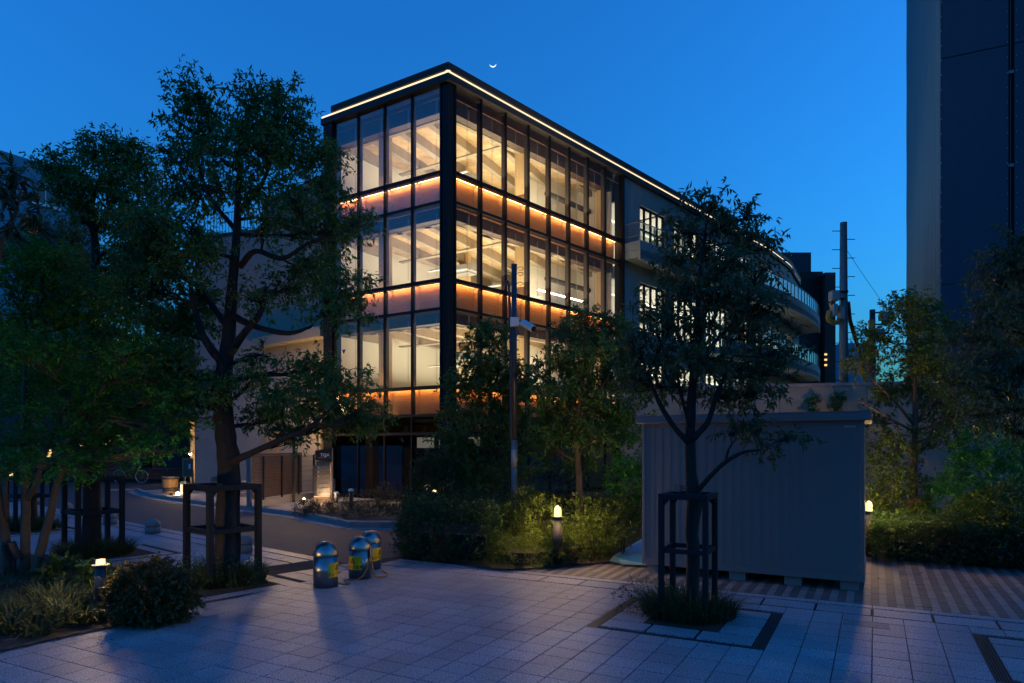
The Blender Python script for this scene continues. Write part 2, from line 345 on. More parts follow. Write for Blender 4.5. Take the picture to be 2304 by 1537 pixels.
def tree(label, base, trunk, limbs, blobs, Y, leaf, lm, bark, cover=2.2, droop=.4, flat=0, depth=1.0, name='broadleaf_tree', group=None, per=11, twl=.28, shell=.5, wid=.34, spread=.8):
    """trunk / limbs: lists of (px, py, Y, r); blobs: (px, py, rx, ry[, dy]) in photograph pixels at distance Y"""
    t = empty(name, base, label, 'tree', group)
    def path(l): return smooth_path([P(a, b, c) for a, b, c, r in l]), [x for i in range(len(l) - 1) for x in np.linspace(l[i][3], l[i + 1][3], 5)[:4]] + [l[-1][3]]
    m = MB(); pts, rr = path(trunk); pts[0] = Vector((pts[0].x, pts[0].y, -.02)); m.tube(pts, rr, 12, wob=.09)
    m.build('trunk', bark, t, smooth=True)
    nodes = [(p, r) for p, r in zip(pts, rr)][len(pts) // 3:]
    for l in limbs:
        lp, lr = path(l); MB().tube(lp, lr, 8, wob=.08).build('limb', bark, t, smooth=True); nodes += [(p, r) for p, r in zip(lp, lr)][2:]
    br = MB(); V = []; Fc = []; k = 0; k0 = len(blobs)
    for bi, b in enumerate(blobs):
        px, py, rx, ry = b[:4]; dy = b[4] if len(b) > 4 else random.uniform(-.75, .75) * depth
        yy = Y + dy; c = P(px, py, yy); sx = .93 * rx / F * yy; sz = .93 * ry / F * yy; r = np.array([sx, min(sx, sz * 1.5) * .9 * max(.6, depth), sz])
        sp = F / yy; nleaf = int(3.0 * cover * math.pi * rx * ry / ((leaf * sp) ** 2 * .22)); n = max(6, nleaf // per)
        K = max(4, int(rx * ry / 260)); sub, _ = blob_points(np.zeros(3), r * .78, K, .75); sub[:, 2] += .12 * r[2]
        ks = rng.integers(0, K, n); q_, d = blob_points(np.zeros(3), np.array([.46, .46, .30]) * np.array([r[0] + .04, r[0] + .04, r[2] + .06]), n, .3)
        cc = np.array(c) + sub[ks] + q_
        (lv, lf), tw = leaves_on_twigs(cc, d + np.array([0, 0, .25]), per, leaf, leaf * wid, twl, droop, flat, spread)
        V.append(lv); Fc.append(lf + k); k += len(lv)
        cand = [q for q in nodes if q[0].z < c.z + .1] or nodes[:1]
        st, sr = min(cand, key=lambda q: (q[0] - c).length + abs(c.z - q[0].z - .3) * .4)
        r0 = max(.010, min(sr * .55, .02 + .03 * (c - st).length))
        lp = jag(st, c, 5, .06 * (c - st).length); br.tube(lp, list(np.linspace(r0, .009, 6)), 5)
        for q in range(min(26, n)):
            e = Vector(cc[q]); s0 = lp[random.choice((2, 3, 4, 5))]; br.tube(jag(s0, e, 2, .04), [.008, .006, .003], 3, caps=False)
    br.build('branches', bark, t)['kind'] = 'stuff'
    np_mesh('foliage', np.concatenate(V), np.concatenate(Fc), lm, t)['kind'] = 'stuff'
    return t
def rocky(n_, f_): pass
def shrub(name, label, cat, pts, leaf, lm, n, group=None, core=True, flat=0, wid=.45, droop=.1, spread=.8, twl=.14, per=8, stems=True, kind=None):
    """pts: ellipsoids (center Vector, rx, ry, rz)"""
    c0 = pts[0][0]; t = empty(name, (c0.x, c0.y, 0), label, cat, group)
    V = []; Fc = []; k = 0; cb = MB(); tot = sum(a * c + b * c + a * b for _, a, b, c in pts)
    for c, rx, ry, rz in pts:
        m = max(10, int(n / per * (rx * rz + ry * rz + rx * ry) / tot)); d = unit(rng.normal(0, 1, (m, 3)))
        w = 1 + .14 * np.sin(d[:, 0] * 7 + c.x * 3) * np.cos(d[:, 2] * 6 + d[:, 1] * 5 + c.y) + rng.normal(0, .06, m)
        rad = w * rng.uniform(.55, 1.0, m) ** .35
        cc = np.array(c) + d * rad[:, None] * np.array([rx, ry, rz]); cc[:, 2] = np.maximum(cc[:, 2], .015)
        (lv, lf), _ = leaves_on_twigs(cc, d + np.array([0, 0, .2]), per, leaf, leaf * wid, twl, droop, flat, spread)
        lv[:, 2] = np.maximum(lv[:, 2], .012)
        V.append(lv); Fc.append(lf + k); k += len(lv)
        if stems:
            for q in range(int(3 + 5 * rx)):
                a = random.uniform(0, 6.28); rr = random.uniform(0, .6)
                e = c + Vector((math.cos(a) * rx * random.uniform(.2, .8), math.sin(a) * ry * random.uniform(.2, .8), rz * random.uniform(-.2, .6)))
                b0 = Vector((c.x + math.cos(a) * rx * rr, c.y + math.sin(a) * ry * rr, 0)); cb.tube([b0, b0.lerp(e, .5) + Vector((.02, .02, 0)), e], [.012, .009, .004], 4)
    if stems: cb.build('stems', 'bark_dark', t)['kind'] = 'stuff'
    f = np_mesh('foliage', np.concatenate(V), np.concatenate(Fc), lm, t); f['kind'] = 'stuff'
    return t
def blades(center, rx, ry, n, L, wd, hmin=0.0, lean=.9, rot=0):
    """arching grass blades"""
    a = rng.uniform(0, 2 * np.pi, n); q = np.sqrt(rng.uniform(0, 1, n)); ca, sa = math.cos(rot), math.sin(rot)
    x = q * np.cos(a) * rx; y = q * np.sin(a) * ry
    base = np.stack([center[0] + x * ca - y * sa, center[1] + x * sa + y * ca, np.full(n, center[2] - .01)], 1)
    out = np.stack([np.cos(a) + rng.normal(0, .5, n), np.sin(a) + rng.normal(0, .5, n), np.zeros(n)], 1); out = unit(out)
    l = L * rng.uniform(.5, 1.15, n); le = lean * rng.uniform(.4, 1.2, n) * (.4 + .6 * q)
    side = np.stack([-out[:, 1], out[:, 0], np.zeros(n)], 1); V = []
    for s, w in ((0, 1), (.35, .9), (.7, .65), (1, .05)):
        p = base + out * (l * le * s ** 1.6)[:, None] + np.array([0, 0, 1]) * (l * (s - .55 * le * s ** 2.2))[:, None]
        p[:, 2] = np.maximum(p[:, 2], .008)
        V += [p - side * wd * w / 2, p + side * wd * w / 2]
    v = np.stack(V, 1).reshape(-1, 3); i = np.arange(n)[:, None] * 8
    f = np.concatenate([i + np.array([[2 * k, 2 * k + 1, 2 * k + 3, 2 * k + 2]]) for k in range(3)]); return v, f
# ------------------------------------------------------------------ ground, road, plaza
A = Vector((.883, -.4695, 0)); B = Vector((.4695, .883, 0)); O = G(1316.9, 1409.5)      # main paving grid
LA = Vector((-.76, .65, 0)); LB = Vector((.65, .76, 0)); LC = Vector((-4.42, 10.43, 0))  # grid along the side street
def AB(a, b): return O + A * a + B * b
def LL(l, r): return LC + LA * l + LB * r
def flat(name, pts, z, m, kind='structure', parent=None, thick=None):
    mb = MB(); pts = [(p[0], p[1]) for p in pts]
    if thick: mb.prism(pts, z - thick, z)
    else:
        a = sum(pts[i][0] * pts[(i + 1) % len(pts)][1] - pts[(i + 1) % len(pts)][0] * pts[i][1] for i in range(len(pts)))
        if a < 0: pts = pts[::-1]
        mb.add([(x, y, z) for x, y in pts], [tuple(range(len(pts)))])
    o = mb.build(name, m, parent)
    if kind and not parent: o['kind'] = kind
    return o
flat('ground', [(-900, -300), (900, -300), (900, 1500), (-900, 1500)], -.06, 'ground_soil')
road = flat('road', [(-70, 2), (-1.0, 8), (6, 14), (6, 26), (-5, 70), (-90, 90)], -.03, 'asphalt')
for px0, py0, w_, h_ in ((296, 1101, 2.6, .9),):                # patched manhole frame in the road
    c = G(px0, py0); mb = MB(); mb.prism([(c.x - 1.0, c.y - .5), (c.x + 1.4, c.y - .1), (c.x + 1.0, c.y + .9), (c.x - 1.4, c.y + .5)], -.03, -.024)
    mb.build('road_plate', 'kerb_concrete', road)
L1a, L1b = G(560, 1339), G(850, 1270); L3a, L3b = G(784, 1268), G(921, 1247)
def clip(poly, p, q, side):          # keep points left (side=1) / right (-1) of line p->q
    out = []; n = len(poly)
    def dd(x): return side * ((q.x - p.x) * (x[1] - p.y) - (q.y - p.y) * (x[0] - p.x))
    for i in range(n):
        a, b = poly[i], poly[(i + 1) % n]; da, db = dd(a), dd(b)
        if da >= 0: out.append(a)
        if (da >= 0) != (db >= 0):
            t = da / (da - db); out.append((a[0] + (b[0] - a[0]) * t, a[1] + (b[1] - a[1]) * t))
    return out
def area(p): return abs(sum(p[i][0] * p[(i + 1) % len(p)][1] - p[(i + 1) % len(p)][0] * p[i][1] for i in range(len(p)))) / 2 if len(p) > 2 else 0
plaza = flat('plaza', [LL(60, 2.3), LL(0, 2.3), L3b, Vector((-2.2, 16.4, 0)), Vector((2, 18, 0)), Vector((22, 17, 0)), Vector((22, -4, 0)), Vector((-40, -4, 0))], -.014, 'mortar')
def inview(p, mx=150): 
    return p.y > 3.3 and -mx < CX + p.x / p.y * F < 2304 + mx and HY + CH * F / p.y < 1640
pieces = []      # (distance, full?, center, frame angle, polygon)
def put(poly, full, ang, c, m): 
    if area(poly) > .0015: pieces.append((c.length, full, ang, c, poly, m))
TA, TB, GAP = .325, .295, .0048
def rectpoly(f, a0, a1, b0, b1): return [tuple(f(a, b)[:2]) for a, b in ((a0, b0), (a1, b0), (a1, b1), (a0, b1))]
for ia in range(-34, 30):
    for ib in range(-18, 8):
        if 0 <= ib < 6 and (0 <= ia < 6 or 12 <= ia < 18): continue
        b1 = (ib + 1) * TB
        c = AB((ia + .5) * TA, (ib + .5) * TB)
        if not inview(c): continue
        bb = min(b1, 2.06); p = rectpoly(AB, ia * TA + GAP, (ia + 1) * TA - GAP, ib * TB + GAP, bb - GAP); a0 = area(p)
        p = clip(p, L1a, L1b, -1)
        if len(p) > 2: put(p, ib < 7 and abs(area(p) - a0) < 1e-6, 0, c, 'granite_paving')
# band of long slabs, then the narrow coping
for k in range(-8, 16):
    a0, a1 = -.33 + k * .65, -.33 + (k + 1) * .65
    if a1 < -4.7: continue
    put(clip(clip(rectpoly(AB, a0 + .017, a1 - .017, 2.115, 2.50), L1a, L1b, -1), L3a, L3b, -1), False, 0, AB((a0 + a1) / 2, 2.3), 'granite_paving')
    put(clip(clip(rectpoly(AB, a0 + GAP, a1 - GAP, 2.555, 2.73), L1a, L1b, -1), L3a, L3b, -1), False, 0, AB((a0 + a1) / 2, 2.6), 'granite_paving')
TL = 1.9 / 6; l0, r0 = -1.2, -1.05; SQ2 = 14
for il in range(-8, 62):
    for ir in range(-14, 9):
        if 0 <= ir < 6 and (0 <= il < 6 or SQ2 <= il < SQ2 + 6 or 2 * SQ2 + 3 <= il < 2 * SQ2 + 9): continue
        c = LL(l0 + (il + .5) * TL, r0 + (ir + .5) * TL)
        if not inview(c) or r0 + ir * TL > 1.58: continue
        rb = min(r0 + (ir + 1) * TL, 1.57)
        p = rectpoly(LL, l0 + il * TL + GAP, l0 + (il + 1) * TL - GAP, r0 + ir * TL + GAP, rb - GAP); a0 = area(p)
        p = clip(p, L1a, L1b, 1)
        if l0 + il * TL < .4: p = clip(p, L3a, L3b, -1)
        if len(p) > 2: put(p, abs(area(p) - a0) < 1e-6 and rb < 1.56, 1, c, 'granite_paving')
for k in range(-3, 34):
    l_a, l_b = -1.2 + k * .62, -1.2 + (k + 1) * .62
    for r_a, r_b, g in ((1.625, 1.955, .016), (2.01, 2.25, .004)):
        q_ = clip(rectpoly(LL, l_a + g, l_b - g, r_a, r_b), L1a, L1b, 1)
        if l_a < .4: q_ = clip(q_, L3a, L3b, -1)
        put(q_, False, 1, LL((l_a + l_b) / 2, 1.9), 'granite_paving')
pieces = [q for q in pieces if len(q[4]) > 2]
pieces.sort(key=lambda q: q[0])
meA = {}
def tile_mesh(ang):
    if ang not in meA:
        w, h = (TA / 2 - GAP, TB / 2 - GAP) if ang == 0 else (TL / 2 - GAP, TL / 2 - GAP)
        u, v = (A, B) if ang == 0 else (LA, LB); b = .0025
        pts = [u * (w * s) + v * (h * t) for s, t in ((-1, -1), (1, -1), (1, 1), (-1, 1))]
        if (pts[1] - pts[0]).cross(pts[2] - pts[1]).z < 0: pts = pts[::-1]
        mb = MB(); mb.v = [(p.x, p.y, -.03) for p in pts] + [(p.x, p.y, -b) for p in pts] + [(p.x * (1 - b / w), p.y * (1 - b / w), 0) for p in pts]
        mb.f = [(8, 9, 10, 11)] + [(i, (i + 1) % 4, 4 + (i + 1) % 4, 4 + i) for i in range(4)] + [(4 + i, 4 + (i + 1) % 4, 8 + (i + 1) % 4, 8 + i) for i in range(4)]
        me = bpy.data.meshes.new('paving_tile'); me.from_pydata(mb.v, [], mb.f); me.materials.append(MAT['granite_paving']); meA[ang] = me
    return meA[ang]
rest = MB(); cnt = 0
for d, full, ang, c, poly, m in pieces:
    if full and cnt < 280:
        o = link_mesh('paving_tile', tile_mesh(ang), None, plaza, (c.x, c.y, rng.uniform(-.0012, .0012))); cnt += 1
    else: rest.prism(poly, -.03, rng.uniform(-.0012, .0012))
rest.build('paving_tiles', 'granite_paving', plaza)['kind'] = 'stuff'

def tree_square(fr, sgn, ox, oy, size, hole, mb_slab, mb_slot):
    """square of larger slabs with dark slots and two bar gratings round a planting hole; fr(a, b) maps to the ground"""
    s = size; e = .12
    def R4(a0, a1, b0, b1, z=.0, g=.004, target=None): (target or mb_slab).prism(rectpoly(fr, ox + a0 + g, ox + a1 - g, oy + b0 + g, oy + b1 - g), -.03, z)
    a0, a1 = (s - hole) / 2, (s + hole) / 2; dr = .125
    for x0 in (0, s - dr):                                   # gratings: five bars each
        for k in range(5): R4(x0 + k * dr / 5, x0 + (k + 1) * dr / 5, 0, s * .98 * TB / TA if sgn == 0 else s, -.002, .006, mb_slot)
    hb = s * TB / TA if sgn == 0 else s
    i0, i1 = dr, s - dr; h0, h1 = (hb - hole) / 2, (hb + hole) / 2
    R4(i0 + .01, a0 + .1, e, h0); R4(a0 + .13, a1 - .2, e, h0); R4(a1 - .17, i1 - .01, e, h0)
    R4(i0 + .01, i0 + (i1 - i0) * .45, h1, hb - e); R4(i0 + (i1 - i0) * .45 + .02, i1 - .01, h1, hb - e)
    mid = (h0 + h1) / 2
    R4(i0 + .01, a0, h0 + .02, mid - .01); R4(i0 + .01, a0, mid + .01, h1 - .02); R4(a1, i1 - .01, h0 + .02, mid - .01); R4(a1, i1 - .01, mid + .01, h1 - .02)
    mb_hole = MB(); mb_hole.prism(rectpoly(fr, ox + a0, ox + a1, oy + h0, oy + h1), -.03, .006); return mb_hole
slab = MB(); slot = MB()
holes = [tree_square(AB, 0, 0, 0, 1.95, .86, slab, slot), tree_square(AB, 0, 3.9, 0, 1.95, 1.0, slab, slot),
         tree_square(LL, 1, l0, r0, 1.9, 1.15, slab, slot), tree_square(LL, 1, l0 + SQ2 * TL, r0, 1.9, 1.2, slab, slot), tree_square(LL, 1, l0 + (2 * SQ2 + 3) * TL, r0, 1.9, 1.2, slab, slot)]
slab.build('tree_square_slabs', 'granite_paving', plaza)['kind'] = 'stuff'
slot.build('grating_bars', 'drain_metal', plaza)['kind'] = 'stuff'
for h in holes: h.build('planting_hole', 'ground_soil', plaza)
# flush inspection cover by the shed
MB().prism(rectpoly(AB, 2.62, 3.1, 1.5, 1.75), -.01, .002).build('inspection_cover', 'dome_granite', plaza)

# brick pavers round the shed
bricks = []
for ia in range(-32, 95):
    for ib in range(0, 24):
        a0, b0 = ia * .1, 2.75 + ib * .2 + (.1 if ia % 2 else 0) * 0
        c = AB(a0 + .05, b0 + .1)
        if not inview(c, 60) or c.y > 14.2: continue
        bricks.append((c.length, ia % 2, c, a0, b0))
bricks.sort(key=lambda q: q[0]); bm = {}
for k in (0, 1):
    mb = MB().prism([tuple((A * a + B * b)[:2]) for a, b in ((-.0475, -.0975), (.0475, -.0975), (.0475, .0975), (-.0475, .0975))], -.03, 0)
    me = bpy.data.meshes.new('brick_paver'); me.from_pydata(mb.v, [], mb.f); me.materials.append(MAT['brick_dark' if k else 'brick_light']); bm[k] = me
restb = {0: MB(), 1: MB()}
bed = flat('brick_path', [AB(-3.4, 2.74), AB(11, 2.74), AB(11, 8.5), AB(-3.4, 8.5)], -.0115, 'mortar')
for i, (d, k, c, a0, b0) in enumerate(bricks):
    if i < 290: link_mesh('brick_paver', bm[k], None, bed, (c.x, c.y, rng.uniform(-.004, 0)))
    else: restb[k].prism(rectpoly(AB, a0 + .003, a0 + .097, b0 + .003, b0 + .197), -.02, rng.uniform(-.004, 0))
for k in (0, 1): restb[k].build('brick_pavers', 'brick_dark' if k else 'brick_light', bed)['kind'] = 'stuff'
# planting beds
flat('hedge_bed_soil', [G(897, 1253), G(1130, 1286), G(1250, 1279), G(1372, 1267), G(1395, 1246), G(1447, 1213), G(1600, 1190), Vector((5, 19, 0)), Vector((-2.4, 17.5, 0)), G(930, 1196)], .035, 'ground_soil')
flat('garden_bed_soil', [G(1600, 1200), G(1800, 1235), G(1946, 1249), G(2080, 1262), G(2304, 1280), G(2600, 1300), Vector((22, 17, 0)), Vector((4, 19, 0))], .035, 'ground_soil')
pl_pts = [G(-200, 1530), G(0, 1470), G(100, 1446), G(230, 1418), G(340, 1396), G(415, 1374), G(432, 1345), G(415, 1312), G(300, 1292), G(215, 1268), G(120, 1262), G(0, 1230), G(-300, 1215)]
flat('planting_bed_soil', pl_pts, .02, 'ground_soil')
rub = flat('rubber_path', [G(1371, 1267), G(1380, 1256), G(1396, 1246), G(1447, 1214), G(1600, 1200), G(1600, 1276), G(1447, 1277), G(1400, 1275)], .040, 'rubber_teal')
flat('blue_inlay', [G(1386, 1258), G(1400, 1246), G(1425, 1232), G(1450, 1222), G(1600, 1210), G(1600, 1274), G(1450, 1272), G(1405, 1266)], .044, 'rubber_blue', parent=rub)
# far pavement in front of the building
fk = [G(305, 1104), G(318, 1110), G(350, 1119), G(480, 1138), G(590, 1150), G(660, 1159), G(788, 1185), G(860, 1186), G(935, 1186), G(1300, 1186)]
side = flat('far_pavement', fk + [Vector((5, 24, 0)), Vector((-2, 26, 0)), Vector((-8, 32, 0)), Vector((-13, 40, 0)), Vector((-17, 40, 0)), G(318, 1098)], .10, 'mortar', thick=.13)
tl = MB(); fd = Vector((-.844, .536, 0)); fn = Vector((.536, .844, 0)); f0 = Vector((-6, 20, 0))
def inside(p, poly):
    c = False; n = len(poly)
    for i in range(n):
        a, b = poly[i], poly[i - 1]
        if (a[1] > p.y) != (b[1] > p.y) and p.x < (b[0] - a[0]) * (p.y - a[1]) / (b[1] - a[1]) + a[0]: c = not c
    return c
sp = [(p.x, p.y) for p in fk] + [(5, 24), (-2, 26), (-8, 32), (-13, 40), (-17, 40), tuple(G(318, 1098)[:2])]
for i in range(-25, 45):
    for j in range(-25, 50):
        c = f0 + fd * (i * .3) + fn * (j * .3)
        if inside(c, sp) and inside(c + fd * .3 + fn * .3, sp) and inside(c + fd * .3, sp) and inside(c + fn * .3, sp):
            tl.prism([tuple((c + fd * a + fn * b)[:2]) for a, b in ((.004, .004), (.296, .004), (.296, .296), (.004, .296))], .09, .106)
tl.build('pavement_tiles', 'sidewalk', side)['kind'] = 'stuff'
for i in range(len(fk) - 1):                          # kerb stones about 60 cm long, and the light gutter at their foot
    a, b = fk[i], fk[i + 1]; L = (b - a).length; u = (b - a).normalized(); n = Vector((u.y, -u.x, 0)); k = max(1, round(L / .6))
    if a.x > -1: continue
    for j in range(k):
        MB().obox((a.x, a.y, 0), u, n, L * j / k + .005, L * (j + 1) / k - .005, -.14, .012, -.02, .125 if i > 4 else .108).build('kerb_stone', 'kerb_concrete', side)
    MB().obox((a.x, a.y, 0), u, n, 0, L, .016, .34, -.04, -.018).build('gutter', 'kerb_concrete', side)
pb = flat('street_bed_soil', [G(668, 1156), G(788, 1180), G(870, 1181), G(1300, 1180), Vector((3, 21.6, 0)), G(860, 1131), G(700, 1141)], .128, 'ground_soil')

# ------------------------------------------------------------------ the glass-cornered office building
C = Vector((-2.184, 23.3, 0)); uL = Vector((-.844, .536, 0)); nL = Vector((-.536, -.844, 0)); uR = Vector((.666, .746, 0)); nR = Vector((.746, -.666, 0))
bld = empty('office_building', (C.x, C.y, 0), 'four storey office building with glazed lit corner, timber spandrels and a glowing roofline', 'office building')
ML = [.29, 1.585, 2.885, 4.21, 5.49]; MR = [.314] + [1.603 + 1.312 * i for i in range(8)]      # mullion positions
TLF, TRF = 5.98, 10.80
lev = [dict(g0=11.50, g1=14.39, sp0=10.47, sp1=11.40, hd=.62), dict(g0=7.80, g1=10.37, sp0=6.80, sp1=7.70, hd=.34), dict(g0=4.12, g1=6.71, sp0=3.15, sp1=4.03, hd=.34)]
for (u, n, M, T) in ((uL, nL, ML, TLF), (uR, nR, MR, TRF)):
    ed = M + ([T] if u is uL else [])
    for i, t in enumerate(M):
        MB().obox(C, u, n, t - .028, t + .028, -.02, .06, .06, 14.45).build('mullion', 'mullion_metal', bld)
        fm = MB()
        sgn = 1
        for L in lev: fm.obox(C, u, n, t + .03, t + .065, -.24, -.03, L['g0'], L['g1'])
        if i < len(M): fm.build('mullion_fin', 'fin_metal', bld)
        gb = MB()
        for L in lev: gb.obox(C, u, n, t + .03, t + .06, -.20, -.03, L['sp0'] + .02, L['sp1'])
        gb.build('mullion_bracket', 'mullion_metal', bld)
    for L in lev:
        for z0, z1 in ((L['g0'] - .10, L['g0'] + .02), (L['sp0'] - .08, L['sp0'] + .02)):
            MB().obox(C, u, n, +.2, T, -.10, .045, z0, z1).build('transom', 'mullion_metal', bld)
        for i in range(len(ed) - 1 + (0)):
            a, b = ed[i] + .03, ed[i + 1] - .03
            MB().obox(C, u, n, a, b, -.004, .004, L['g0'] + .02, L['g1']).build('glass_pane', 'window_glass', bld)
            MB().obox(C, u, n, a, b, -.004, .004, L['sp0'] + .02, L['g0'] - .10).build('glass_pane', 'window_glass', bld)
            MB().obox(C, u, n, a - .018, b + .018, -.44, -.38, L['sp0'] - .04, L['sp1'] + .10, ).build('spandrel_panel', 'spandrel_wood', bld)
            MB().obox(C, u, n, a + .05, b - .01, -.30, -.275, L['sp1'] + .035, L['sp1'] + .047).build('light_strip', 'led_strip', bld)
        MB().obox(C, u, n, .0, T, -.245, -.10, L['g0'] - .08, L['g0'] - .02).build('sill_board', 'header_wood', bld)
        zb = L['g1'] - L['hd']
        MB().obox(C, u, n, .62, T - .05, -.75, -.42, zb, L['g1'] + .3).build('perimeter_beam', 'header_wood', bld)
        MB().obox(C, u, n, .62, T - .05, -.97, -.78, zb - .02, L['g1'] + .3).build('perimeter_beam', 'beam_wood', bld)
        MB().obox(C, u, n, .3, T, -.17, -.12, L['g1'] - .28 if L['g1'] > 14 else L['g1'] - .02, L['g1'] - .25 if L['g1'] > 14 else L['g1'] + .03).build('blind_rail', 'steel_brown', bld)
        for t in ed[:-1]:                       # thin looped blind cords inside each bay
            cx = t + (.35 if u is uL else .78); q = [C + u * (cx + s) + n * -.2 for s in (0, .035)]; zt, zl = L['g1'] - .2, L['g0'] + .18
            MB().tube([(q[0].x, q[0].y, zt), (q[0].x, q[0].y, zl), (q[1].x, q[1].y, zl), (q[1].x, q[1].y, zt)], .004, 4).build('blind_cord', 'plastic_grey', bld)
# corner column, end posts, roof edge with light line
m = MB(); m.prism([tuple((C + uL * .26 + nL * .03)[:2]), tuple((C + (nL + nR).normalized() * .04)[:2]), tuple((C + uR * .28 + nR * .03)[:2]), tuple((C + uR * .30 - nR * .25)[:2]), tuple((C + uL * .29 - nL * .25)[:2])], .05, 14.5)
m.build('corner_column', 'mullion_metal', bld)
MB().obox(C, uL, nL, 5.50, 5.98, -.35, .12, .05, 14.5).build('end_post', 'mullion_metal', bld)
MB().obox(C, uR, nR, 10.80, 10.92, -.35, .12, .05, 14.5).build('end_post', 'mullion_metal', bld)
cvr = [C + uR * 28.3, Vector((19.5, 48.2, 0)), Vector((20.75, 50.4, 0)), Vector((22.4, 53.3, 0))]       # wall line bends at the far end
wall_line = [C, C + uR * 10.92, C + uR * 28.3] + [Vector(p) for p in smooth_path(cvr, 4)][1:]
def offs(line, d):
    out = []
    for i, p in enumerate(line):
        t = (line[min(i + 1, len(line) - 1)] - line[max(i - 1, 0)]).normalized(); out.append(p + Vector((t.y, -t.x, 0)) * d)
    return out
def strip_wall(mb, line, d0, d1, z0, z1):
    a, b = offs(line, d0), offs(line, d1)
    for i in range(len(line) - 1): mb.hexa([(*q[:2], z0) for q in (a[i], b[i], b[i + 1], a[i + 1])] + [(*q[:2], z1) for q in (a[i], b[i], b[i + 1], a[i + 1])])
    return mb
Ce = C + nL * .25 / max(.1, 1)                                            # eaves corner, pushed out over both facades
ce = C + (nL + nR).normalized() * .20
eL = [ce, C + uL * 6.1 + nL * .15]
rl = [ce] + [p for p in offs(wall_line, .15)[1:]]
MB().prism([tuple(p[:2]) for p in (ce, eL[1], C + uL * 6.1 - nL * 12, C + uR * 10 - nR * 4, C + uR * 0.4 - nR * .4)], 14.46, 14.70).build('eaves', 'roof_metal', bld)
def fas(line, inward, z0, z1, name, m):
    mb = MB()
    for i in range(len(line) - 1):
        p, q = line[i], line[i + 1]; t = (q - p).normalized(); nn = Vector((t.y, -t.x, 0)) * (1 if inward else -1)
        mb.hexa([(*x[:2], z0) for x in (p, p - nn * .3, q - nn * .3, q)] + [(*x[:2], z1) for x in (p, p - nn * .3, q - nn * .3, q)])
    mb.build(name, m, bld)
fas([eL[1].lerp(eL[0], .09), eL[0]], True, 14.82, 15.06, 'parapet', 'roof_metal'); fas(rl, True, 14.82, 15.06, 'parapet', 'roof_metal')
def thin(line, dout, z0, z1, name, m):
    mb = MB()
    for i in range(len(line) - 1):
        p, q = line[i], line[i + 1]; t = (q - p).normalized(); nn = Vector((t.y, -t.x, 0))
        mb.hexa([(*x[:2], z0) for x in (p - nn * (.1 - dout), p + nn * dout, q + nn * dout, q - nn * (.1 - dout))] + [(*x[:2], z1) for x in (p - nn * (.1 - dout), p + nn * dout, q + nn * dout, q - nn * (.1 - dout))])
    mb.build(name, m, bld)
thin([eL[1], eL[0]], -.05, 14.72, 14.80, 'roof_light_line', 'led_white'); thin(rl, -.05, 14.72, 14.80, 'roof_light_line', 'led_white')
fas(rl, True, 14.47, 14.70, 'eaves', 'roof_metal')
MB().prism([tuple(p[:2]) for p in ([ce - nL * .4 - nR * .4, eL[1] - nL * .3] + [C + uL * 6.1 - nL * 12] + [Vector((14, 58, 0))] + [p for p in offs(wall_line, .0)[::-1][:-1]])], 14.71, 14.95).build('roof_slab', 'roof_metal', bld)
